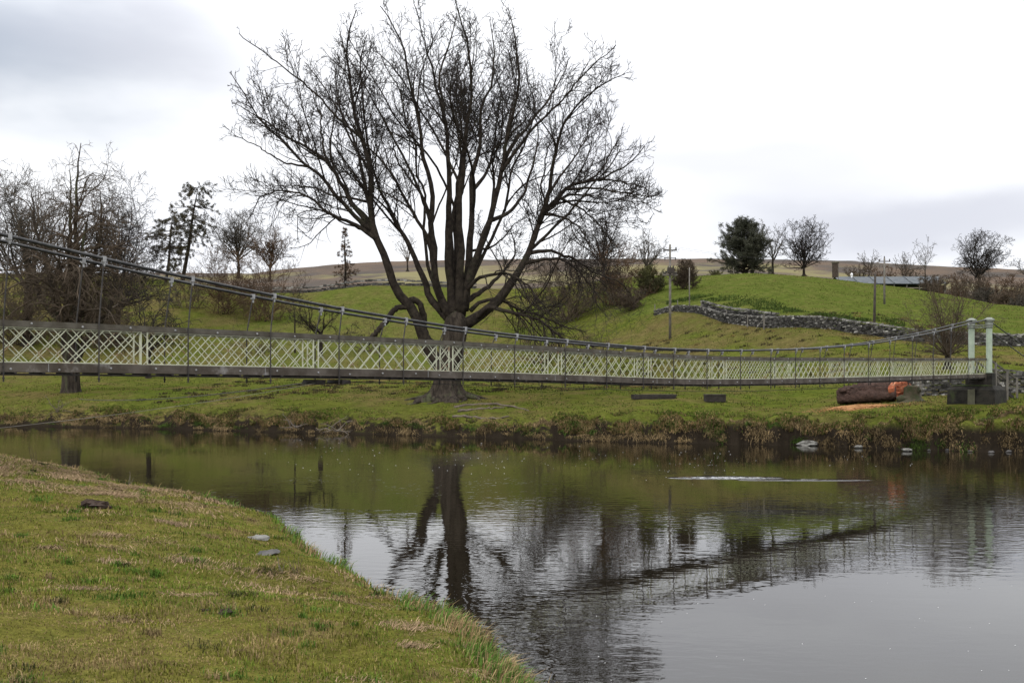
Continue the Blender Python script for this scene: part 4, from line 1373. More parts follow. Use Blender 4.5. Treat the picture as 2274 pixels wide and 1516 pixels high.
leader_tree(157, 104, 884, 312, 7.4, 'bare tree on the left bank shrouded in drooping brown twigs, trunk seen under the bridge', 21,
            [(.8, .5, 1.0, .2), (-2.8, -.5, .80, .16), (3.2, .8, .82, .2), (-1.0, 2.2, .9, .18), (2.0, -2.0, .72, .18), (5.0, 0, .55, .12), (-4.6, 1, .55, .12)], .82, 250, ('bark', 'twig_br'))
tree(60, 150, 292, 10.5, 'bare tree with winding grey limbs at the far left edge, behind the shrouded tree', r=0.6, trunk_h=.3, nl=17, spread=(2, 62), seed=33, mats=('limb', 'twig_gr'), dens=.95, crown_low=.3, gn=.2, up=.05, hang=0.0)
tree(-120, 148, 330, 10.5, 'bare tree cut by the left frame edge beside the winding-limbed tree', r=0.55, trunk_h=.3, nl=16, spread=(2, 62), seed=35, dens=.9, mats=('limb', 'twig_gr'), crown_low=.28, gn=.18)
tree(262, 152, 385, 8.0, 'low bare tree with drooping twigs right of the shrouded tree', r=.4, trunk_h=.25, nl=18, spread=(4, 85), seed=39, dens=1.0, crown_low=.05, gn=.16, hang=.05, mats=('limb', 'twig'))
tree(330, 130, 600, 5.0, 'small weeping bare tree with tangled hanging twigs below the left cables', r=.3, trunk_h=.3, nl=12, spread=(15, 85), seed=44, dens=.8, crown_low=.02, gn=.16, hang=.14, mats=('limb', 'twig'))
pine(404, 592, 441, 412, 200, 'leaning conifer with sparse flat layers, alone on the left skyline', seed=4, halfw=5.2, nb=60, dense=9000, low=.22)
pine(368, 600, 385, 470, 196, 'shorter dark conifer close to the leaning one, on its left', seed=6, halfw=4.4, nb=44, dense=7000, low=.2, name='conifer_tree')
tree(530, 205, 470, 6.5, 'round-headed bare tree on the skyline between the leaning conifer and the huge tree', seed=51, nl=15, spread=(4, 60), dens=1.3, crown_low=.2, mats=('limb', 'twig_gr'), base_y=615)
tree(600, 200, 505, 5.5, 'rusty-brown bare tree beside the round-headed tree, on its right', seed=52, nl=13, spread=(4, 60), dens=1.3, crown_low=.12, mats=('limb', 'twig_rust'), base_y=622)
tree(495, 175, 552, 7.5, 'rusty shrub of dense fine twigs below the round-headed skyline tree', name='shrub', cat='shrub', seed=53, nl=22, spread=(5, 75), dens=.7, crown_low=0, stems=3, r=.14, mats=('limb', 'twig_rust'), levels=3)
tree(590, 172, 565, 7.0, 'rusty shrub on the slope under the rusty-brown tree', name='shrub', cat='shrub', seed=54, nl=22, spread=(5, 75), dens=.7, crown_low=0, stems=3, r=.14, mats=('limb', 'twig_rust'), levels=3)
tree(420, 178, 585, 5.0, 'low olive shrub at the foot of the leaning conifer', name='shrub', cat='shrub', seed=55, nl=18, spread=(5, 80), dens=.6, crown_low=0, stems=3, r=.12, mats=('limb', 'twig_br'), levels=3)
pine(765, 640, 767, 508, 215, 'thin rust-coloured bare larch seen through the left limbs of the huge tree', seed=61, halfw=3.4, nb=60, dense=2500, low=.1, name='larch_tree', green='twig_rust', droop=0.02, conical=True)
tree(905, 225, 520, 4.5, 'small faint bare tree on the skyline behind the left stems of the huge tree', seed=62, nl=10, spread=(4, 40), dens=.5, crown_low=.1, mats=('limb', 'twig_br'), levels=3, base_y=600)
tree(40, 150, 600, 8.0, 'brown thicket shrub under the winding-limbed tree at the far left', name='shrub', cat='shrub', seed=63, nl=24, spread=(5, 80), dens=.7, crown_low=0, stems=3, r=.14, mats=('limb', 'twig_br'), levels=3)
tree(230, 150, 640, 7.0, 'brown thicket shrub on the slope behind the shrouded tree', name='shrub', cat='shrub', seed=64, nl=24, spread=(5, 80), dens=.7, crown_low=0, stems=3, r=.14, mats=('limb', 'twig_br'), levels=3)
tree(570, 150, 660, 4.5, 'wispy bare scrub with drooping twigs above the parapet, left of the dead tree', name='shrub', cat='shrub', seed=171, nl=18, spread=(20, 85), dens=.5, crown_low=0, stems=3, r=.12, mats=('limb', 'twig_br'), levels=3, hang=.1, twr=.018)
tree(815, 150, 650, 4.5, 'wispy bare scrub between the dead tree and the huge tree', name='shrub', cat='shrub', seed=172, nl=16, spread=(20, 85), dens=.45, crown_low=0, stems=3, r=.12, mats=('limb', 'twig_br'), levels=3, hang=.08, twr=.018)
tree(1200, 135, 640, 5.0, 'wispy olive-brown scrub under the right boughs of the huge tree', name='shrub', cat='shrub', seed=173, nl=18, spread=(20, 85), dens=.5, crown_low=0, stems=3, r=.12, mats=('limb', 'twig_br'), levels=3, hang=.1, twr=.017)
tree(1330, 130, 668, 4.0, 'low wispy scrub left of the transformer pole foot', name='shrub', cat='shrub', seed=174, nl=16, spread=(20, 85), dens=.5, crown_low=0, stems=3, r=.1, mats=('limb', 'twig_br'), levels=3, hang=.08, twr=.017)
# dead snag and low brush around it, left of the huge tree
tree(712, 146, 668, 6.5, 'broken dead tree with dark bent stubs behind the bridge, left of the huge tree', name='dead_tree', seed=71, nl=8, spread=(25, 80), dens=.55, crown_low=.0, r=.32, trunk_h=.45, gn=.22, mats=('limb', 'limb'), levels=3, twr=.03)
tree(655, 150, 628, 2.8, 'slender dark sapling stem above the parapet, left of the dead tree', name='sapling', seed=72, nl=5, spread=(4, 50), dens=.5, crown_low=.3, r=.12, trunk_h=.5, gn=.2, levels=3)
tree(1270, 160, 560, 8.5, 'broad rusty thicket shrub behind the right boughs of the huge tree', name='shrub', cat='shrub', seed=81, nl=30, spread=(5, 80), twr=.022, dens=.75, crown_low=0, stems=3, r=.16, mats=('limb', 'twig_br'), levels=3, lmul=.8)
tree(1370, 158, 545, 6.5, 'rusty thicket shrub left of the olive bush', name='shrub', cat='shrub', seed=82, nl=28, spread=(5, 80), twr=.024, dens=.75, crown_low=0, stems=3, r=.16, mats=('limb', 'twig_rust'), levels=3, lmul=.8)
tree(1340, 185, 455, 6.5, 'tall bare tree rising over the rusty thicket right of the huge tree', seed=83, nl=14, spread=(4, 55), dens=1.15, crown_low=.2, mats=('limb', 'twig'), gn=.17)
tree(1437, 178, 478, 5.8, 'bare tree with twisted open limbs left of the transformer pole', seed=84, nl=13, spread=(6, 66), dens=1.15, crown_low=.3, mats=('limb', 'twig_gr'), gn=.2, base_y=628)
tree(1447, 160, 592, 3.6, 'olive-green bush by the transformer pole', name='bush', cat='bush', seed=85, nl=34, spread=(3, 75), dens=1.2, crown_low=0, stems=3, r=.1, mats=('limb', 'twig_olive'), levels=3)
tree(1522, 158, 578, 2.8, 'brown twiggy bush touching the thin bare pole', name='bush', cat='bush', seed=86, nl=26, spread=(3, 60), dens=1.0, crown_low=0, stems=3, r=.1, mats=('limb', 'twig_br'), levels=3)
tree(1400, 150, 640, 4.0, 'low brown bush on the slope just under the thicket, left of the olive bush', name='bush', cat='bush', seed=87, nl=24, spread=(3, 80), dens=1.0, crown_low=0, stems=3, r=.1, mats=('limb', 'twig_br'), levels=3)
# skyline clump on the right-hand field
tree(1716, 212, 487, 3.6, 'narrow forked bare tree between the evergreen and the round bare tree', seed=91, nl=9, spread=(3, 34), dens=.7, crown_low=.2, mats=('limb', 'twig_gr'), gn=.16, base_y=608)
tree(1785, 212, 488, 5.8, 'round bare tree with dark fan of limbs, right of the clump on the hill', seed=92, nl=18, spread=(3, 66), dens=1.2, crown_low=.1, trunk_h=.14, mats=('limb', 'twig'), gn=.12, base_y=610)
tree(1672, 214, 490, 4.6, 'bare tree poking out behind the top of the dark evergreen', seed=93, nl=11, spread=(3, 55), dens=.7, crown_low=.2, mats=('limb', 'twig_br'), gn=.14, base_y=608)


def evergreen(px, D, base_y, top, halfw, label, seed):
    rg = np.random.default_rng(seed)
    X = (px - CX) / F * D; gz = CH + (HY - base_y) / F * D; H = CH + (HY - top) / F * D - gz
    root = empty('evergreen_tree', (X, D, gz), label, 'tree')
    base = np.array([X, D, gz])
    g = Geo(); g.tube([base - ZUP * .3, base + ZUP * H * .5, base + ZUP * H * .93 - np.array([.5, 0, 0])], [.3, .18, .04], 8)
    g.build('trunk', M['limb'], root, True)
    n = 150
    f = rg.uniform(0.02, 0.97, n)
    S = base + np.outer(f * H * .95, ZUP)
    az = rg.uniform(0, 6.28, n); Dv = np.stack([np.cos(az), np.sin(az), rg.uniform(0.0, .7, n)], 1)
    w = halfw * np.sqrt(np.clip(1.0 - f ** 1.7, 0.015, 1)) * (0.9 + 0.1 * f)
    L = w * rg.uniform(.7, 1.12, n)
    Pp, Rr = grow(S, Dv, L, L * .02 + .02, 7, .1, 0.04, .3, rg=rg)
    geos = [(Pp, Rr, 4)]
    twigs_from(None, Pp, Rr, None, [dict(dens=1.6, f0=.25, f1=1, ang=(30, 60), ratio=.4, lmin=.6, lmax=2.0, seg=4, gn=.12, up=.05, rr=.6, rl=.02, k=3)], rg, .03, geos)
    g = Geo()
    for a, b, k in geos: g.tubes(a, b, k, False)
    g.build('boughs', M['twig'], root, True)
    g = Geo(); needles(g, geos[-1][0], 60000, .2, rg, .17)
    g.build('foliage', M['evergreen'], root)


evergreen(1652, 206, 613, 490, 6.9, 'dense dark evergreen tree on the crest of the green hill', 7)
tree(1588, 200, 600, 2.2, 'little dark bush at the left foot of the evergreen', name='bush', cat='bush', seed=95, nl=20, spread=(3, 80), dens=1.0, crown_low=0, stems=3, r=.08, mats=('limb', 'twig_olive'), levels=3)
# right-hand skyline
tree(1930, 262, 556, 4.0, 'bare tree behind the barn roof, just left of the crossarm pole', seed=101, nl=12, spread=(3, 60), dens=.6, crown_low=.2, mats=('limb', 'twig_gr'), levels=3, base_y=620)
tree(2012, 262, 562, 4.6, 'wide low bare tree behind the barn, right of the crossarm pole', seed=102, nl=14, spread=(3, 65), dens=.6, crown_low=.2, mats=('limb', 'twig_gr'), levels=3, base_y=625)
tree(2055, 190, 528, 3.0, 'spindly young tree with a straight leader in front of the right skyline', name='young_tree', seed=103, nl=10, spread=(2, 42), dens=.5, crown_low=.2, mats=('limb', 'twig_gr'), levels=3, trunk_h=.4, r=.1, base_y=640)
tree(2174, 215, 518, 8.2, 'broad dome-headed bare tree on the right skyline above the thicket', seed=104, nl=20, spread=(4, 76), dens=1.1, crown_low=.18, trunk_h=.22, mats=('limb', 'twig'), gn=.17, base_y=640)
tree(2300, 215, 560, 6.0, 'bare tree cut by the right frame edge beyond the thicket', seed=105, nl=14, spread=(4, 72), dens=.8, crown_low=.1, mats=('limb', 'twig_gr'), gn=.15, base_y=640)
for i, (px, D, top, hw, m, lab) in enumerate([
        (2075, 192, 612, 4.5, 'twig_br', 'brown thicket shrub hiding the right end of the barn'), (2130, 188, 608, 4.5, 'twig_rust', 'rusty thicket shrub below the dome-headed tree, on its left'),
        (2185, 184, 612, 5.0, 'twig_br', 'dark brown thicket shrub directly under the dome-headed tree'), (2240, 180, 612, 5.0, 'twig_rust', 'rusty thicket shrub right of the dome-headed tree'),
        (2290, 172, 625, 5.0, 'twig_br', 'brown thicket shrub cut by the right frame edge'), (2225, 168, 650, 3.6, 'twig_br', 'low dark hedge shrub on the edge of the right field'),
        (2180, 172, 640, 3.6, 'twig_gr', 'grey hedge shrub on the crest of the right field'), (2268, 163, 655, 3.2, 'twig_gr', 'grey hedge shrub lowest on the right frame edge'), (2340, 160, 650, 4, 'twig_br', 'brown hedge shrub just past the right frame edge')]):
    tree(px, D, top, hw, lab, name='shrub', cat='shrub', group='thicket along the right field edge', seed=110 + i, nl=26, spread=(3, 80), dens=.8, crown_low=0, stems=3, r=.14, mats=('limb', m), levels=3)
for i, (px, D, top, hw, m, lab) in enumerate([
        (1905, 240, 590, 5, 'twig_br', 'brown shrub behind the white ventilator of the barn'),
        (1960, 240, 588, 5, 'twig_rust', 'rusty shrub behind the barn at the crossarm pole'), (2020, 240, 592, 5, 'twig_br', 'brown shrub behind the right half of the barn roof')]):
    tree(px, D, top, hw, lab, name='shrub', cat='shrub', group='shrubs behind the hill crest', seed=150 + i, nl=20, spread=(3, 80), dens=.5, crown_low=0, stems=3, r=.12, mats=('limb', m), levels=3, base_y=622)
# young tree by the tower
tree(2104, 84, 622, 4.1, 'bare young tree with a fan of upright stems beside the bridge tower', name='young_tree', seed=120, nl=30, spread=(2, 80), dens=.75, crown_low=.12, trunk_h=.13, r=.2, mats=('limb', 'twig_br'), gn=.06, up=.015, levels=3, lmul=.8, base_y=812, twr=.012)

# ------------------------------------------------------------------ drystone walls


def stone_wall(path, h, label, seed, name='drystone_wall', thick=0.5, sw=(.18, .5), sh=.17, pale=0.12, zfun=zf, taper=False):
    rg = np.random.default_rng(seed)
    pts = np.array([(x, y) for x, y in path], float)
    d = np.concatenate(([0], np.cumsum(np.hypot(*np.diff(pts, axis=0).T))))
    Lt = d[-1]
    mid = Lt / 2
    origin = (np.interp(mid, d, pts[:, 0]), np.interp(mid, d, pts[:, 1]))
    origin = (origin[0], origin[1], zfun(*origin))
    root = empty(name, origin, label, 'wall')
    g, gc = Geo(), Geo()

    def at(s): return np.array([np.interp(s, d, pts[:, 0]), np.interp(s, d, pts[:, 1])])
    s = 0
    while s < Lt:
        hh = h * (0.88 + 0.22 * float(fbm(np.array([s * .12]), np.array([seed * 3.1]), 1, 1, 3)[0]))
        # columns of stones: each row gets its own rhythm below
        s += 1.2
    nrow = int(h / sh)
    for rI in range(nrow + 1):
        s = rg.uniform(-.2, 0)
        while s < Lt:
            w = rg.uniform(*sw)
            c = at(s + w / 2); e = at(min(s + w / 2 + .3, Lt + .3)); 
            t = e - c; n_ = np.linalg.norm(t)
            if n_ < 1e-6: break
            t = np.array([t[0] / n_, t[1] / n_, 0]); nrm_ = np.array([-t[1], t[0], 0])
            gz = zfun(c[0], c[1])
            hl = h * min(1, .42 + s / 40 if taper else 1) * (0.86 + 0.24 * float(vnoise(np.array([s * .15]), np.array([seed * 3.1]), 1)[0]))
            z = gz - 0.1 + (rI + .5) * sh
            top = rI == nrow
            if not top and z > gz + hl: s += w; continue
            if top: z = gz + hl + 0.02
            v = rg.uniform(.02, .085) if rg.random() > pale else rg.uniform(.10, .30)
            if top: v = rg.uniform(.05, .26)
            col = (v, v * .96, v * .88)
            tilt = rg.normal(0, .08); tt_ = t * math.cos(tilt) + ZUP * math.sin(tilt); up_ = np.cross(tt_, nrm_); up_ = up_ * (1 if up_[2] > 0 else -1)
            gg = gc if top else g
            gg.box((c[0], c[1], z + rg.normal(0, .012)), tt_, nrm_, up_, w / 2 * .94, thick / 2 * rg.uniform(.85, 1.12) * (1 - .25 * rI / (nrow + 1)), sh / 2 * (.93 if not top else rg.uniform(.8, 1.3)), col, jit=.26)
            s += w
    g.build('wall_stones', M['stone'], root, use_col=True)
    gc.build('coping_stones', M['stone'], root, use_col=True)
    return root


WPX = [(1455, 140), (1500, 138.5), (1560, 134), (1620, 127), (1700, 121), (1800, 116), (1900, 111.5), (2000, 108), (2130, 106), (2274, 105), (2420, 103), (2600, 101)]
stone_wall([((x - CX) / F * D, D) for x, D in WPX], 1.3, 'long grey drystone wall running across the hillside to the right edge', 3, taper=True)
WPX = [(1560, 136.5), (1600, 131.5), (1660, 126.8), (1730, 121.8)]
stone_wall([((x - CX) / F * D, D) for x, D in WPX], 1.15, 'short second length of drystone wall just above the long one, near the slim pole', 5)
stone_wall([((x - CX) / F * D, D) for x, D in [(1985, 77), (2030, 76), (2080, 75.5), (2140, 75)]], 1.35, 'low rough stone wall between the log and the bridge abutment', 8, pale=.3, thick=.5)
stone_wall([((x - CX) / F * D, D) for x, D in [(2205, 76), (2260, 75.5), (2330, 75), (2420, 74)]], 1.55, 'low stone wall behind the bridge steps at the right edge', 9, pale=.15)
stone_wall([((x - CX) / F * D, D) for x, D in [(540, 196), (600, 194), (680, 193), (760, 194), (860, 195), (960, 196), (1060, 197)]], 0.9, 'far dark wall along the top of the left green field', 10, sw=(.5, 1.0), sh=.32, pale=.03)

# ------------------------------------------------------------------ poles and posts


def pole(px, D, base_y, top, r, label, name='utility_pole', cat='pole', mat='pole', arm=0, seed=0, lean=0.0, group=None):
    X = (px - CX) / F * D; gz = zf(X, D)
    H = CH + (HY - top) / F * D - gz
    root = empty(name, (X, D, gz), label, cat, group)
    b = np.array([X, D, gz])
    g = Geo(); g.tube([b - ZUP * .3, b + ZUP * H * .5 + np.array([lean * .5, 0, 0]), b + ZUP * H + np.array([lean, 0, 0])], [r, r * .9, r * .75], 10)
    g.build('shaft', M[mat], root, True)
    return root, b, H


root, b, H = pole(1488, 128, 748, 543, .17, 'tall electricity pole carrying a transformer platform')
g = Geo(); g.box(b + ZUP * (H - .7), (1, 0, 0), (0, 1, 0), ZUP, .85, .07, .07); g.build('crossarm', M['pole_dk'], root)
for dx in (-.75, 0.0, .75):
    g = Geo(); g.lathe((b[0] + dx, b[1], b[2] + H - .63 + (.35 if dx == 0 else 0)), [(.05, 0), (.09, .08), (.05, .14), (.09, .2), (.03, .3)], 8); g.build('insulator', M['pole_dk'], root)
zt = b[2] + H * .675
g = Geo()
for dy in (-.35, .35): g.box((b[0], b[1] + dy, zt), (1, 0, 0), (0, 1, 0), ZUP, .85, .05, .06)
for dx in (-.85, .85): g.box((b[0] + dx, b[1], zt), (1, 0, 0), (0, 1, 0), ZUP, .05, .38, .055)
g.tube([(b[0] - .75, b[1], zt - .05), (b[0], b[1], zt - .75)], .04, 5); g.tube([(b[0] + .75, b[1], zt - .05), (b[0], b[1], zt - .75)], .04, 5)
g.build('platform', M['pole'], root)
g = Geo(); g.box((b[0] + .02, b[1] - .42, zt + .5), (1, 0, 0), (0, 1, 0), ZUP, .42, .26, .36, jit=.05)
tr = g.build('transformer', M['pole_dk'], root)
for dx in (-.3, 0, .3):
    g = Geo(); g.lathe((b[0] + dx, b[1] - .42, zt + .86), [(.05, 0), (.08, .07), (.05, .12), (.08, .18), (.03, .26)], 8); g.build('bushing', M['rock_dk'], tr)
for dx in (-.75, -.55, .55, .75):
    g = Geo(); g.lathe((b[0] + dx, b[1], zt + .06), [(.05, 0), (.08, .1), (.05, .18), (.08, .26), (.03, .4)], 8); g.build('insulator', M['rock_dk'], root)
g = Geo(); g.box(b + ZUP * (H * .86), (1, 0, 0), (0, 1, 0), ZUP, .75, .05, .04); g.build('crossarm', M['pole_dk'], root)
for dx in (-.65, .0, .65):
    g = Geo(); g.lathe((b[0] + dx, b[1] - .1, b[2] + H * .86 - .35), [(.03, 0), (.07, .08), (.04, .16), (.07, .24), (.03, .32)], 8); g.build('insulator', M['rock_dk'], root)
g = Geo(); g.box(b + ZUP * (H * .27), (1, 0, 0), (0, 1, 0), ZUP, .35, .2, .03); g.build('climbing_guard', M['pole'], root)

pole(1531, 136, 690, 594, .09, 'slim pale pole standing at the wall, right of the transformer pole', name='thin_pole')
root, b, H = pole(1941, 110, 722, 608, .15, 'dark bare pole without crossarm behind the drystone wall', mat='pole_dk', lean=.12)
root, b, H = pole(1964, 140, 702, 573, .15, 'tall pole with crossarm and three insulators on the right field')
g = Geo(); g.box(b + ZUP * (H - .45), (1, 0, 0), (0, 1, 0), ZUP, .8, .06, .06); g.build('crossarm', M['pole_dk'], root)
for dx in (-.7, 0.0, .7):
    g = Geo(); g.lathe((b[0] + dx, b[1], b[2] + H - .39 + (.38 if dx == 0 else 0)), [(.05, 0), (.09, .08), (.05, .14), (.09, .2), (.03, .28)], 8); g.build('insulator', M['pole_dk'], root)
# overhead wires between the poles
g = Geo()
A = P(1488, 548, 128); Bq = P(1964, 576, 140)
for dx in (-.7, .7):
    g = Geo(); g.tube(sagged(A + np.array([dx, 0, 0]), Bq + np.array([dx, 0, 0]), .8), .009, 4)
    tag(g.build('overhead_wire', M['steel'], origin=tuple(A)), ('left' if dx < 0 else 'right') + ' one of the two thin wires between the transformer pole and the crossarm pole', 'wire', 'overhead wires')

post_labels = [
    (1452, 141, 1.5, 'short fence post farthest left along the wall top, left of the transformer pole'), (1502, 139, 1.5, 'fence post between the transformer pole and the slim pole'),
    (1554, 135, 1.5, 'fence post first to the right of the slim pole'), (1610, 128.5, 1.5, 'fence post in front of the wall, second right of the slim pole'),
    (1656, 124, 1.5, 'fence post in front of the wall, third right of the slim pole'), (1692, 121, 1.7, 'thick pale fence post with a leaning stay against the wall')]
for i, (px, D, h, lab) in enumerate(post_labels):
    X = (px - CX) / F * D; Y = D - 1.0
    b = np.array([X, Y, zf(X, Y)])
    g = Geo(); g.tube([b - ZUP * .2, b + ZUP * h], [.07 if i < 5 else .1, .06 if i < 5 else .09], 7)
    if i == 5: g.tube([b + np.array([-.9, 0, .1]), b + ZUP * 1.3], [.04, .04], 5)
    tag(g.build('fence_post', M['pole'], origin=tuple(b)), lab, 'fence post', 'fence posts along the wall')
for px, D, base_y, top, lab in [(1629, 196, 611, 593, 'thin marker post in front of the evergreen'), (1862, 190, 615, 586, 'thin post beside the stone gatepost on the hill crest')]:
    b = P(px, base_y, D); tp = P(px, top, D)
    b[2] = min(b[2], zf(b[0], b[1]))
    g = Geo(); g.tube([b - ZUP * .2, tp], .06, 6); tag(g.build('fence_post', M['pole'], origin=tuple(b)), lab, 'fence post', 'posts on the hill crest')
b = P(1855, 614, 192)
g = Geo(); g.box(b + ZUP * 1.2, (1, 0, 0), (0, 1, 0), ZUP, .5, .4, 1.35, (.06, .045, .035), .05); g.box(b + ZUP * 2.6, (1, 0, 0), (0, 1, 0), ZUP, .6, .48, .1, (.12, .11, .08), .08)
tag(g.build('gatepost', M['stone'], use_col=True, origin=tuple(b)), 'square brown stone gatepost on the crest right of the round tree', 'gatepost')
# fence posts near the log / abutment
for i, (px, D, h, dx, lab) in enumerate([(2013, 72.5, 1.75, 0, 'broken wide timber post left of the low wall, by the stump'), (2027, 73, 1.3, .25, 'leaning thin timber stake behind the stump'), (2044, 72.5, 1.6, 0, 'upright pale stake in front of the low wall')]):
    X = (px - CX) / F * D; b = np.array([X, D, zf(X, D)])
    g = Geo(); g.box(b + ZUP * h / 2 + np.array([dx / 2, 0, 0]), (1, 0, 0), (0, 1, 0), np.array([dx, 0, h]) / math.hypot(dx, h), .17 if i == 0 else .05, .06, h / 2, jit=.08)
    tag(g.build('fence_post', M['pole'] if i else M['wood_dk'], origin=tuple(b)), lab, 'fence post', 'posts by the low wall')

# ------------------------------------------------------------------ barn on the skyline
X0, X1 = (1866 - CX) / F * 222, (2100 - CX) / F * 222
zt, ze_ = CH + (HY - 610) / F * 222, CH + (HY - 630) / F * 222
bc = ((X0 + X1) / 2, 225.0, zt - 5)
barn = empty('barn', bc, 'long low grey-roofed barn with a white ventilator behind the right field', 'barn')
g = Geo(); g.add([(X0, 221, ze_), (X1, 221, ze_), (X1, 226, zt), (X0, 226, zt), (X0, 221, ze_ - .15), (X1, 221, ze_ - .15), (X1, 226, zt - .15), (X0, 226, zt - .15), (X1, 231, ze_), (X0, 231, ze_)],
                 [[(0, 1, 2, 3), (4, 7, 6, 5), (0, 4, 5, 1), (3, 2, 8, 9)]])
for k in range(1, 6):
    xx = X0 + (X1 - X0) * k / 6
    g.box((xx, 223.5, (zt + ze_) / 2 + .1), np.array([0, 5, zt - ze_]) / math.hypot(5, zt - ze_), (1, 0, 0), np.array([0, -(zt - ze_), 5]) / math.hypot(5, zt - ze_), 2.6, .09, .04)
roof = g.build('roof', M['slate'], barn)
g = Geo(); vx = (1903 - CX) / F * 222
g.lathe((vx, 225.4, zt - .3), [(.22, 0), (.22, .5), (.32, .55), (.3, .75), (.12, .95), (.1, 1.1)], 10); g.build('ventilator', M['white'], roof)
g = Geo(); g.box(((X0 + X1) / 2, 230.6, ze_ - 2.6), (1, 0, 0), (0, 1, 0), ZUP, (X1 - X0) / 2, .15, 2.4)
g.box((X1 - .15, 226, ze_ - 2.6), (0, 1, 0), (1, 0, 0), ZUP, 4.4, .12, 2.4); g.build('wall', M['wood_dk'], barn)
for k in range(9):
    xx = X0 + .4 + (X1 - X0 - .8) * k / 8
    g = Geo(); g.box((xx, 221.4, ze_ - 2.6), (1, 0, 0), (0, 1, 0), ZUP, .1, .1, 2.42); g.build('post', M['pole'], barn)

# ------------------------------------------------------------------ felled log, sawdust, stump, trough, slab
D = 74.0
bl = P(1860, 886, D); bz0 = zf(bl[0], D)
Lx = (1968 - 1862) / F * D
A = np.array([(1866 - CX) / F * D, D + .5, bz0 + .62]); Bq = np.array([(1975 - CX) / F * D, D - 1.6, zf((1975 - CX) / F * D, D - 1.6) + .66])
log = empty('felled_log', tuple((A + Bq) / 2 - ZUP * .6), 'thick red-brown felled log with a fresh orange cut end', 'log')
q, r = resample([A, A * .6 + Bq * .4 + ZUP * .05, Bq], [.5, .68, .66], 24)
g = Geo(); g.tubes(q[None], r[None], 26, True, None, .17)
for k in range(7):
    s = q[2 + k]; g.blob(s + np.array([RNG.uniform(-.2, .2), -.3, RNG.uniform(.1, .5)]), .28, .25, .2, .25, None, k)
g.build('bark', M['logbark'], log, True)
d = (Bq - A) / np.linalg.norm(Bq - A)
sd2 = np.cross(d, ZUP); sd2 /= np.linalg.norm(sd2); up2 = np.cross(sd2, d)
g = Geo()
V = []; n = 22
for k in range(n):
    a = k / n * 6.283; rr_ = .7 * (1 + .1 * math.sin(3 * a) + .05 * math.sin(7 * a))
    V.append(Bq + d * (.42 - .55 * math.cos(a) - .12 * math.sin(a)) + sd2 * math.cos(a) * rr_ + up2 * math.sin(a) * rr_ * 1.02)
for k in range(n): V.append(V[k] - d * .35)
g.add(V, [[(k, (k + 1) % n, n + (k + 1) % n, n + k) for k in range(n)], [tuple(range(n - 1, -1, -1))]])
for k in range(16):
    off = -0.6 + k * .08
    w_ = math.sqrt(max(.05, .46 - off * off))
    cd = sd2 * .82 - d * .55; cd = cd / np.linalg.norm(cd); nn_ = np.cross(up2, cd); nn_ = nn_ if nn_[1] < 0 else -nn_
    g.box(Bq + d * .42 + up2 * off + nn_ * RNG.uniform(.0, .07) + cd * RNG.uniform(-.12, .12), cd, nn_, up2, w_ * RNG.uniform(.55, .95), .05, .03, jit=.35)
g.build('cut_end', M['cutwood'], log)
# sawdust spill
n = 44; ring = []
cx_, cy_ = (1905 - CX) / F * 70.5, 70.4
V = []
for j, f in enumerate((0, .35, .7, 1.0)):
    for k in range(n):
        a = k / n * 6.283; q_ = f * (1 + .18 * math.sin(3 * a + 1) + .1 * math.sin(8 * a))
        x, y = cx_ + math.cos(a) * 1.9 * q_, cy_ + math.sin(a) * 1.5 * q_ - math.cos(a) * .7 * q_
        V.append((x, y, zf(x, y) + .07 * (1 - f) ** .5 + (.02 if f < 1 else -.03) + RNG.uniform(-.015, .03)))
fq = [(j * n + k, j * n + (k + 1) % n, (j + 1) * n + (k + 1) % n, (j + 1) * n + k) for j in range(3) for k in range(n)]
V = list(V); nv = len(V); tq = []
for k in range(3200):
    a = RNG.uniform(0, 6.283); q_ = abs(RNG.normal(0, .62)) + .2
    x, y = cx_ + math.cos(a) * 2.2 * q_, cy_ + math.sin(a) * 1.8 * q_ - math.cos(a) * .7 * q_
    zz = zf(x, y) + .06; s_ = RNG.uniform(.02, .06)
    for e in range(3): V.append((x + math.cos(a + e * 2.1) * s_, y + math.sin(a + e * 2.1) * s_, zz + RNG.uniform(-.03, .03)))
    tq.append((nv, nv + 1, nv + 2)); nv += 3
tag(mesh_np('sawdust_pile', V, [fq, tq], M['sawdust'], None, True, origin=(cx_, cy_, zf(cx_, cy_))), 'orange sawdust spread on the grass in front of the felled log', 'sawdust', None, 'stuff')
# mossy stump
sx, sy = (2024 - CX) / F * 71.6, 71.6
g = Geo(); bs = np.array([sx, sy, zf(sx, sy)])
roots_flare(g, (sx, sy, bs[2] - .1), .5, 1.1, np.random.default_rng(3), 6, 18, 1.2)
g.blob(bs + ZUP * .8 + np.array([.15, 0, 0]), .55, .5, .3, .16, None, 4)
g.blob(bs + np.array([-.6, -.1, .15]), .5, .45, .28, .16, None, 5)
tag(g.build('mossy_stump', M['stump'], None, True, origin=tuple(bs)), 'mossy sloping stump between the cut log end and the low wall', 'stump')
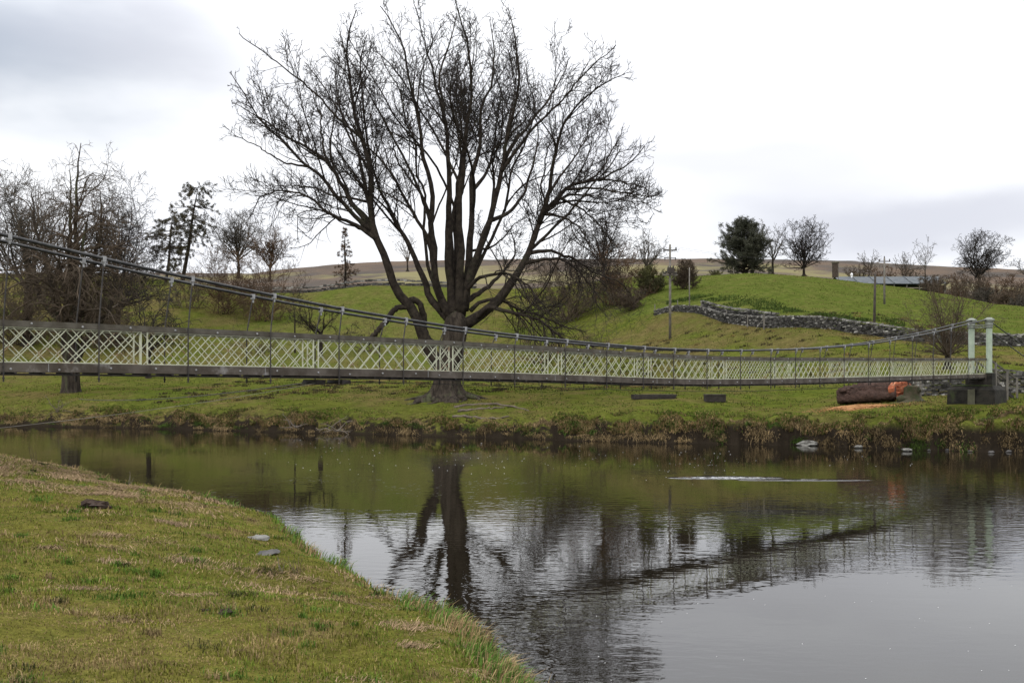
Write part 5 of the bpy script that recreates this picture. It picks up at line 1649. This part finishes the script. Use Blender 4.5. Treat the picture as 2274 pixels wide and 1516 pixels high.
# trough
D = 78.0; tx = (1587 - CX) / F * D; tz = zf(tx, D); 
tro = empty('stone_trough', (tx, D, tz), 'small dark box-shaped trough on the grass under the bridge', 'trough')
w = .74
g = Geo()
g.box((tx, D - .42, tz + .27), (1, 0, 0), (0, 1, 0), ZUP, w, .05, .27, jit=.04); g.box((tx, D + .42, tz + .27), (1, 0, 0), (0, 1, 0), ZUP, w, .05, .27, jit=.04)
g.box((tx - w + .05, D, tz + .27), (0, 1, 0), (1, 0, 0), ZUP, .37, .05, .265); g.box((tx + w - .05, D, tz + .27), (0, 1, 0), (1, 0, 0), ZUP, .37, .05, .265)
g.box((tx, D, tz + .06), (1, 0, 0), (0, 1, 0), ZUP, w - .1, .37, .04)
g.build('basin', M['wood_dk'], tro)
g = Geo()
for sg in (-1, 1): g.box((tx + sg * .0, D + sg * .47, tz + .56), (1, 0, 0), (0, 1, 0), ZUP, w + .03, .06, .025)
g.build('rim', M['wood'], tro)
D = 80.0; tx = (1452 - CX) / F * D; tz = zf(tx, D)
g = Geo(); g.box((tx, D, tz + .16), (1, .05, 0), (-.05, 1, 0), ZUP, 1.6, .5, .18, jit=.1); g.box((tx + .4, D - .3, tz + .05), (1, 0, 0), (0, 1, 0), ZUP, 1.0, .3, .12, jit=.2)  # two flat dark boxes forming a low dark shape in the grass
tag(g.build('dark_slab', M['wood_dk'], origin=(tx, D, tz)), 'low dark stone slab lying in the grass under mid bridge, left of the trough', 'stone slab')

# ------------------------------------------------------------------ stones at the river, roots, drift branches
for i, (px, D, rx, ry, rz, lab, m) in enumerate([
        (1795, 65.2, .62, .4, .24, 'pale wet stone at the waterline below the sawdust', 'rock'), (1907, 62.6, .25, .2, .1, 'small pale stone at the waterline right of the larger pale stone', 'rock'),
        (2014, 59.8, .3, .2, .1, 'small flat pale stone at the foot of the right cut bank', 'rock')]):
    X = (px - CX) / F * D
    g = Geo(); g.blob((X, D, .08), rx, ry, rz, .16, None, 40 + i, 12, 7)
    tag(g.build('river_stone', M[m], None, False, origin=(X, D, .0)), lab, 'stone', 'stones at the waterline')
rg = np.random.default_rng(77)
ORD = ['first', 'second', 'third', 'fourth', 'fifth', 'sixth', 'seventh', 'eighth']
for i in range(5):
    px = 2060 + i * 46 + rg.uniform(-6, 6); r_ = (px - CX) / F
    D = float(np.interp(r_, RT, PROF[:, 0, 0])) - rg.uniform(-.1, .7)
    s = rg.uniform(.08, .2); X = r_ * D
    g = Geo(); g.blob((X, D, .04), s, s * .8, s * .55, .2, None, 60 + i, 8, 5)
    tag(g.build('river_stone', M['rock_dk'], None, False, origin=(X, D, .0)), ORD[i] + ' from the left of the dark wet stones under the right cut bank', 'stone', 'dark stones under the right cut bank')
# surface roots on the bank right of the trunk
for i, (pl, lab) in enumerate([([(1010, 905), (1040, 900), (1075, 898), (1110, 900), (1150, 906), (1175, 912)], 'long dark root snaking over the bank, uppermost one right of the trunk'),
                               ([(1015, 915), (1050, 910), (1090, 908), (1120, 905)], 'dark root just below the uppermost one right of the trunk'),
                               ([(1003, 928), (1030, 925), (1065, 930), (1100, 932), (1130, 926)], 'dark curved root nearest the water right of the trunk'),
                               ([(930, 893), (950, 886), (968, 880)], 'short exposed root left of the trunk foot')]):
    pts = []
    for px, py in pl:
        # walk out from the river until the ground is seen at that row
        for D in np.arange(76, 92, .1):
            X = (px - CX) / F * D; z = zf(X, D)
            if D > float(np.interp(X / D, RT, PROF[:, 0, 0])) + 1.0 and HY - (z - CH) / D * F <= py: break
        pts.append((X, D, z + .03))
    pts, rr_ = resample(pts, np.linspace(.12, .05, len(pts)), 16)
    pts += RNG.standard_normal(pts.shape) * .04
    g = Geo(); g.tube(pts, rr_, 7, None, .1)
    tag(g.build('tree_root', M['root'], None, True, origin=tuple(pts[0])), lab, 'root', 'roots on the bank')


def drift(px, D, z, n, L, label, seed, mat='deadwood', spread=(20, 80), name='drift_branch', cat='branch'):
    rg = np.random.default_rng(seed)
    X = (px - CX) / F * D
    S = np.repeat(np.array([[X, D, z]]), n, 0) + rg.uniform(-.3, .3, (n, 3)) * np.array([1, .6, .2])
    az = rg.uniform(0, 6.28, n); el = np.radians(rg.uniform(*spread, n))
    Dv = np.stack([np.sin(el) * np.cos(az), np.sin(el) * np.sin(az), np.cos(el)], 1)
    Pp, Rr = grow(S, Dv, rg.uniform(.5, 1, n) * L, np.full(n, .035), 7, .2, -.08, .4, rg=rg)
    geos = [(Pp, Rr, 4)]
    twigs_from(None, Pp, Rr, None, [dict(dens=2.0, f0=.2, f1=1, ang=(25, 65), ratio=.4, lmin=.2, lmax=.8, seg=4, gn=.2, up=-.03, rr=.6, rl=.02, k=3)], rg, .014, geos)
    g = Geo()
    for a, b, k in geos: g.tubes(a, b, k, False)
    tag(g.build(name, M[mat], None, True, origin=(X, D, z)), label, cat)


drift(742, 78.6, .25, 9, 2.0, 'pale dead branches trailing into the water left of the huge tree', 3)
drift(655, 80.0, .4, 8, 1.6, 'tangle of dead twigs caught on the bank left of the trailing branches', 4)
drift(128, 94.0, 1.2, 9, 2.4, 'pale exposed roots and twigs hanging over the undercut at the left tree', 5, 'root')

# ------------------------------------------------------------------ grass


def blades(name, X, Y, Z, h, w, tilt, col, mat, lab, lean=None, kind='stuff', two=True):
    """curved two-segment grass blades (5 verts)"""
    n = len(X)
    a = RNG.uniform(0, 6.283, n)
    side = np.stack([np.cos(a), np.sin(a), np.zeros(n)], 1)
    fw = np.stack([-np.sin(a), np.cos(a), np.zeros(n)], 1) * RNG.uniform(-1, 1, (n, 1))
    if lean is not None: fw = fw * .5 + lean
    base = np.stack([X, Y, Z], 1)
    h = h[:, None]; w = w[:, None]; tl = tilt[:, None] if np.ndim(tilt) else tilt
    m1 = base + ZUP * h * .55 + fw * h * tl * .35
    tp = base + ZUP * h * (1.0 - .35 * np.minimum(1, np.abs(tl))) + fw * h * tl * 1.0
    V = np.stack([base - side * w, base + side * w, m1 - side * w * .7, m1 + side * w * .7, tp], 1).reshape(-1, 3)
    b = np.arange(n)[:, None] * 5
    Q = b + np.array([[0, 1, 3, 2]]); T = b + np.array([[2, 3, 4]])
    cc = np.repeat(col, 5, axis=0)
    o = mesh_np(name, V, [Q, T], mat, None, False, cc)
    return tag(o, lab, None, None, kind)


# foreground sward: denser close to the camera
N = 330000
D = 4.2 * (46 / 4.2) ** (RNG.uniform(0, 1, N) ** 0.85)
r_ = RNG.uniform(-.75, .35, N)
X, Y = r_ * D, D
z, dd_ = z_near(X, Y, True)
ok = (dd_ > -0.05)
X, Y, z, D, dd_ = X[ok], Y[ok], z[ok], D[ok], dd_[ok]
n = len(X)
p1 = fbm(X, Y, 51, .55, 4); p2 = fbm(X, Y, 57, 2.6, 3)
st = smooth01((p1 * .6 + p2 * .4 - .50) / .16)
st = np.maximum(st, smooth01((D - 17) / 14) * smooth01((p2 - .38) / .2) * .8)
isst = RNG.uniform(0, 1, n) < st * .72 + .26
gc = np.array([.108, .125, .022]) * RNG.uniform(.55, 1.35, (n, 1)) * np.where(p1[:, None] > .5, np.array([1.15, 1.0, 1.0]), np.array([.92, 1.05, .9]))
sc_ = np.array([.225, .165, .075]) * RNG.uniform(.45, 1.25, (n, 1))
col = np.where(isst[:, None], sc_, gc)
edge = smooth01(1 - dd_ / .8)
lush = edge * (RNG.uniform(0, 1, n) < .7)
col = np.where(lush[:, None] > .5, np.array([.09, .16, .025]) * RNG.uniform(.6, 1.4, (n, 1)), col)
tuft = np.clip((fbm(X, Y, 61, 1.6, 4) - .5) * 5 + .8, .15, 2.2)
col = col * (.75 + .5 * fbm(X, Y, 63, .9, 4) / .5 * .5)[:, None]
h = (.022 + .025 * tuft) * RNG.uniform(.5, 1.4, n) * .75 * (1 + edge * 1.6) * (1 + np.clip(D - 8, 0, 30) * .035)
w = .0022 + D * .00022
blades('bank_grass', X, Y, z - .004, h, w, RNG.uniform(.3, 1.4, n), col, M['attr'], 'short green and straw grass on the foreground bank')

nc = 420
cD = 5 + 30 * RNG.uniform(0, 1, nc) ** 1.3; cX = RNG.uniform(-.6, .2, nc) * cD
idx = np.repeat(np.arange(nc), RNG.integers(25, 90, nc)); n = len(idx)
sg_ = RNG.uniform(.03, .11, nc)[idx]
X = cX[idx] + RNG.normal(0, 1, n) * sg_; Y = cD[idx] + RNG.normal(0, 1, n) * sg_
z, dd_ = z_near(X, Y, True); ok = dd_ > .02
X, Y, z, idx = X[ok], Y[ok], z[ok], idx[ok]; n = len(X)
kind_ = (RNG.uniform(0, 1, nc))[idx]
col = np.where((kind_ < .5)[:, None], np.array([.07, .125, .02]), np.where((kind_ < .8)[:, None], np.array([.23, .17, .085]), np.array([.05, .055, .02]))) * RNG.uniform(.5, 1.35, (n, 1))
blades('bank_tufts', X, Y, z - .004, RNG.uniform(.03, .085, n) * (1 + Y * .02), .0025 + Y * .00022, RNG.uniform(.4, 1.4, n), col, M['attr'], 'taller green and dead tufts scattered over the foreground bank')
nc = 130
cD = np.where(np.arange(nc) < 90, RNG.uniform(19, 35, nc), RNG.uniform(6, 18, nc)); cX = RNG.uniform(-.52, -.27, nc) * cD
cX[90:] = RNG.uniform(-.45, .0, nc - 90) * cD[90:]
idx = np.repeat(np.arange(nc), RNG.integers(80, 260, nc)); n = len(idx)
sg_ = (RNG.uniform(.12, .5, nc) * np.clip(cD / 25, .35, 1.2))[idx]
X = cX[idx] + RNG.normal(0, 1, n) * sg_ * 1.5; Y = cD[idx] + RNG.normal(0, 1, n) * sg_
z, dd_ = z_near(X, Y, True); ok = dd_ > .1
X, Y, z, idx = X[ok], Y[ok], z[ok], idx[ok]; n = len(X)
col = np.array([.27, .19, .115]) * RNG.uniform(.45, 1.3, (n, 1))
la = RNG.uniform(0, 6.28, nc)[idx] + RNG.normal(0, .5, n)
lean = np.stack([np.cos(la), np.sin(la), -RNG.uniform(.2, .5, n)], 1) * 1.2
blades('straw_litter', X, Y, z + .006, RNG.uniform(.05, .14, n) * np.clip(Y / 18, .5, 1.3), .0022 + Y * .00022, RNG.uniform(.9, 1.5, n), col, M['attr'], 'mats of pale dead straw lying on the foreground bank', lean=lean)

# long straw tussocks hanging over the near edge
rgl = np.random.default_rng(5)
N = 5200
ths = np.interp(rgl.uniform(0, 1, N), [0, 1], [0, 1])
cl = rgl.integers(0, 46, N)
cy = rgl.uniform(7.5, 34, 46); cy[:22] = rgl.uniform(7.8, 13.0, 22)
yy = cy[cl] + rgl.normal(0, .12, N)
ex = np.array([e[0] for e in EDGE[3:19]])[::-1]; ey = np.array([e[1] for e in EDGE[3:19]])[::-1]
xx = np.interp(yy, ey, ex) + rgl.normal(-.12, .14, N)
z, dd_ = z_near(xx, yy, True)
ok = dd_ > -.12
xx, yy, z, cl = xx[ok], yy[ok], z[ok], cl[ok]; n = len(xx)
straw = rgl.uniform(0, 1, n) < np.where(cl % 2 == 0, .85, .2)
col = np.where(straw[:, None], np.array([.28, .20, .10]) * rgl.uniform(.5, 1.3, (n, 1)), np.array([.09, .16, .03]) * rgl.uniform(.6, 1.4, (n, 1)))
lean = np.stack([rgl.uniform(.2, 1.0, n), rgl.uniform(-.2, .6, n), rgl.uniform(-.6, 0, n)], 1)
blades('edge_tussocks', xx, yy, z, rgl.uniform(.1, .30, n), .003 + yy * .00022, rgl.uniform(.3, 1.0, n), col, M['attr'], 'long straw and green grass arching over the near water edge', lean=lean)

# far bank: drooping brown tussocks on the crest of the cut bank
N = 130000
rgf = np.random.default_rng(9)
r_ = rgf.uniform(-.56, .56, N)
dw = np.interp(r_, RT, PROF[:, 0, 0]); dc = np.interp(r_, RT, PROF[:, 1, 0])
f = rgf.uniform(0, 1, N) ** 1.4
Y = dw + .5 + f * 4.2
X = r_ * Y
clump = fbm(X, Y, 71, .75, 3)
big = fbm(X, Y, 73, .16, 3)
ok = (clump > .47) & (rgf.uniform(0, 1, N) < np.clip(1.3 - f * 1.2, .1, 1) * smooth01((big - .36) / .18) + .06)
X, Y, f, clump, big = X[ok], Y[ok], f[ok], clump[ok], big[ok]
z = z_far(X, Y); n = len(X)
br = (rgf.uniform(0, 1, n) < np.clip(.72 - f * .6, .1, .85))
col = np.where(br[:, None], np.array([.25, .175, .085]) * rgf.uniform(.3, 1.4, (n, 1)) * (.45 + .9 * smooth01((clump[:, None] - .42) / .25)), np.array([.07, .105, .02]) * rgf.uniform(.5, 1.3, (n, 1)))
lean = np.stack([rgf.uniform(-.35, .35, n), -rgf.uniform(.3, 1.0, n), -rgf.uniform(.0, 1.0, n) * .6], 1)
blades('bank_tussocks', X, Y, z, rgf.uniform(.12, .38, n) * (1.2 - .7 * f), np.full(n, .022), rgf.uniform(.5, 1.2, n), col, M['attr'], 'brown drooping grass tussocks along the far cut bank', lean=lean)

# hanging clumps on the cut bank, each its own size, all one mass of dead grass
nc = 300
rc = rgf.uniform(-.52, .54, nc); sz = rgf.uniform(.12, .5, nc) ** 1.2 * 1.3
hgt = rgf.uniform(0.15, 1.5, nc) ** 1.1
cnt = (rgf.uniform(60, 190, nc) * (sz / .4)).astype(int)
idx = np.repeat(np.arange(nc), cnt); n = len(idx)
rr2 = rc[idx] + rgf.normal(0, 1, n) * sz[idx] / 75 * .8
Y = np.interp(rr2, RT, PROF[:, 0, 0]) + hgt[idx] + rgf.normal(0, .22, n) * sz[idx]; X = rr2 * Y
tint = rgf.uniform(.55, 1.25, nc)[idx]
gre = (rgf.uniform(0, 1, nc)[idx] < .2)
col = np.where(gre[:, None], np.array([.06, .10, .02]), np.array([.24, .175, .09])) * (tint * rgf.uniform(.45, 1.3, n))[:, None]
lean = np.stack([rgf.uniform(-.5, .5, n), -rgf.uniform(.4, 1.1, n), -rgf.uniform(.3, 1.4, n)], 1)
blades('hanging_grass', X, Y, z_far(X, Y) + .02, rgf.uniform(.15, .42, n) * (.55 + sz[idx]), np.full(n, .018), rgf.uniform(.6, 1.3, n), col, M['attr'], 'clumps of dead grass hanging over the eroded far bank', lean=lean)

# meadow tufts for texture
N = 120000
D = 62 + 120 * rgf.uniform(0, 1, N) ** 1.25; r_ = rgf.uniform(-.58, .58, N)
X, Y = r_ * D, D
dw = np.interp(r_, RT, PROF[:, 0, 0])
tf = fbm(X, Y, 81, .5, 3)
ok = (Y > dw + 3) & (tf > .46)
X, Y, tf = X[ok], Y[ok], tf[ok]; n = len(X); z = z_far(X, Y)
pp = fbm(X, Y, 83, .05, 4)
isb = rgf.uniform(0, 1, n) < smooth01((pp - .45) / .2) * .5 + .08
col = np.where(isb[:, None], np.array([.14, .105, .042]) * rgf.uniform(.5, 1.2, (n, 1)), np.array([.062, .088, .015]) * rgf.uniform(.5, 1.4, (n, 1)))
blades('meadow_grass', X, Y, z, rgf.uniform(.05, .16, n), .02 + Y * .0002, rgf.uniform(.3, 1.2, n), col, M['attr'], 'rough grass tufts over the far meadow')

bx = np.array([1450, 1545, 1650, 1750, 1850, 1950, 2010]); bd = np.array([142, 143, 133, 127, 121, 117, 114.5])
N = 8000
px = rgf.uniform(1480, 2010, N); dcen = np.interp(px, bx, bd) + 4.5
D = dcen + rgf.normal(0, 1, N) * (2.0 + 1.5 * np.sin(px * .02)); X = (px - CX) / F * D
ok = fbm(X, D, 91, .35, 3) > .42
X, D = X[ok], D[ok]; n = len(X)
blades('rank_grass', X, D, z_far(X, D), rgf.uniform(.12, .35, n), np.full(n, .05), rgf.uniform(.3, 1.1, n), np.array([.045, .068, .016]) * rgf.uniform(.6, 1.4, (n, 1)), M['attr'], 'darker rank grass on the bank behind the drystone wall')
N = 26000
cx_ = rgf.uniform(-34, 50, 620); cyy = rgf.uniform(92, 130, 620); k = rgf.integers(0, 620, N)
X = cx_[k] + rgf.normal(0, .28, N); D = cyy[k] + rgf.normal(0, .22, N); n = N
blades('rush_clumps', X, D, z_far(X, D), rgf.uniform(.1, .3, n), np.full(n, .03), rgf.uniform(.4, 1.2, n), np.where((k % 3 > 0)[:, None], np.array([.045, .038, .02]), np.array([.16, .12, .045])) * rgf.uniform(.6, 1.4, (n, 1)), M['attr'], 'rough dark and straw tufts dotted over the slope')

# ------------------------------------------------------------------ small things on the near bank


def near_at(px, py):
    for D in np.arange(4, 60, .03):
        X = (px - CX) / F * D; z = zn(X, D)
        if HY - (z - CH) / D * F <= py: return np.array([X, D, z])
    return np.array([X, D, z])


for i, (px, py, s, lab, m, fl) in enumerate([
        (212, 1126, .26, 'crumbly dark molehill among straw grass on the near bank', 'molehill', .45), (502, 1362, .07, 'small dark clod of earth in the foreground grass', 'molehill', .5),
        (455, 1356, .045, 'smaller dark clod left of the other clod', 'molehill', .5)]):
    c = near_at(px, py); g = Geo()
    g.blob(c, s, s * .9, s * fl, .2, None, 80 + i, 16, 9)
    for k in range(14 if i == 0 else 3):
        a = RNG.uniform(0, 6.28); rr_ = s * RNG.uniform(.2, 1.0); g.blob(c + np.array([math.cos(a) * rr_, math.sin(a) * rr_, s * fl * (1 - rr_ / s) * .8]), s * .17, s * .17, s * .14, .25, None, 90 + k, 7, 5)
    tag(g.build('molehill' if i == 0 else 'earth_clod', M[m], None, False, origin=tuple(c)), lab, 'molehill' if i == 0 else 'earth clod')
for i, (px, py, sx, sy, sz, lab) in enumerate([(572, 1196, .17, .22, .035, 'pale flat rock in the grass near the water edge'), (592, 1230, .16, .30, .02, 'grey flat slab rock just below the pale rock')]):
    c = near_at(px, py); g = Geo(); g.blob(c + ZUP * .012, sx, sy, sz, .2, None, 70 + i, 12, 7)
    tag(g.build('flat_rock', M['rock'] if i == 0 else M['rock_dk'], None, False, origin=tuple(c)), lab, 'rock')


def stems(px, py, n, L, label, seed, mat='deadwood', r=.004, spread=(5, 45), name='dry_plant'):
    rg = np.random.default_rng(seed); c = near_at(px, py)
    S = np.repeat(c[None], n, 0) + rg.uniform(-.06, .06, (n, 3)) * np.array([1, 1, 0])
    az = rg.uniform(0, 6.28, n); el = np.radians(rg.uniform(*spread, n))
    Dv = np.stack([np.sin(el) * np.cos(az), np.sin(el) * np.sin(az), np.cos(el)], 1)
    Pp, Rr = grow(S, Dv, rg.uniform(.5, 1, n) * L, np.full(n, r), 6, .12, .02, .5, rg=rg)
    geos = [(Pp, Rr, 4)]
    twigs_from(None, Pp, Rr, None, [dict(dens=9.0 / L * .4, f0=.3, f1=1, ang=(20, 50), ratio=.35, lmin=.04, lmax=.2, seg=3, gn=.12, up=.05, rr=.7, rl=.02, k=3)], rg, r * .6, geos)
    g = Geo()
    for a, b, k in geos: g.tubes(a, b, k, False)
    tag(g.build(name, M[mat], None, True, origin=tuple(c)), label, 'plant')


stems(618, 1272, 3, .30, 'upright pale dead stem pair beside the flat slab rock', 1, r=.005, spread=(2, 12))
stems(662, 1276, 6, .34, 'dark spiny dead plant near the water edge in the grass', 2, 'twig_br', spread=(20, 65))
stems(945, 1350, 3, .35, 'thin dead stalk at the near water edge', 3, 'twig_br', r=.004, spread=(2, 20))
stems(1128, 1416, 5, .45, 'tuft of rusty seed heads leaning over the water', 4, 'twig_rust', r=.003, spread=(10, 50))
stems(75, 1030, 4, .7, 'tall thin dead stalks at the far tip of the near bank', 5, 'twig_br', r=.008, spread=(2, 25))
stems(285, 1078, 3, .4, 'short pale dead stalk on the near bank edge under the bridge', 6, r=.006, spread=(5, 30))

# small white flecks laid on the water to imitate glints of sky
rgw = np.random.default_rng(12)
cen = [(700, 985, 30), (720, 1030, 45), (820, 1030, 30), (1060, 1010, 60), (1100, 1040, 50), (1600, 1005, 50), (1560, 1020, 40), (1900, 1025, 30), (1300, 1010, 60), (1500, 1050, 40)]
g = Geo()
for cx0, cy0, nn in cen:
    for k in range(nn):
        px = cx0 + rgw.normal(0, 55); py = cy0 + rgw.normal(0, 14)
        if py < 972 + max(0, (px - 700)) * .03: continue
        D = F * CH / (py - HY); X = (px - CX) / F * D
        if rgw.random() < .6: continue
        s = rgw.uniform(.006, .014) * D / 55
        m_ = 6; a = np.arange(m_) / m_ * 6.283
        V = np.stack([X + np.cos(a) * s * rgw.uniform(1.0, 2.5), D + np.sin(a) * s * .9, np.full(m_, .004)], 1)
        V2 = V * np.array([1, 1, 0]) * 1 + 0; V2 = (V2 - [X, D, 0]) * .6 + [X, D, .012]
        g.add(np.concatenate([V, V2]), [[(q, (q + 1) % m_, m_ + (q + 1) % m_, m_ + q) for q in range(m_)], [tuple(range(m_, 2 * m_))]])
for k in range(35):
    px = rgw.uniform(1300, 2274); py = rgw.uniform(1250, 1510)
    D = F * CH / (py - HY); X = (px - CX) / F * D; s = rgw.uniform(.003, .007)
    m_ = 6; a = np.arange(m_) / m_ * 6.283
    V = np.stack([X + np.cos(a) * s * 1.5, D + np.sin(a) * s, np.full(m_, .003)], 1); V2 = (V - [X, D, 0]) * .6 + [X, D, .005]
    g.add(np.concatenate([V, V2]), [[(q, (q + 1) % m_, m_ + (q + 1) % m_, m_ + q) for q in range(m_)], [tuple(range(m_, 2 * m_))]])
tag(g.build('glint_flecks', M['white']), 'tiny white foam flecks drifting on the river', None, None, 'stuff')
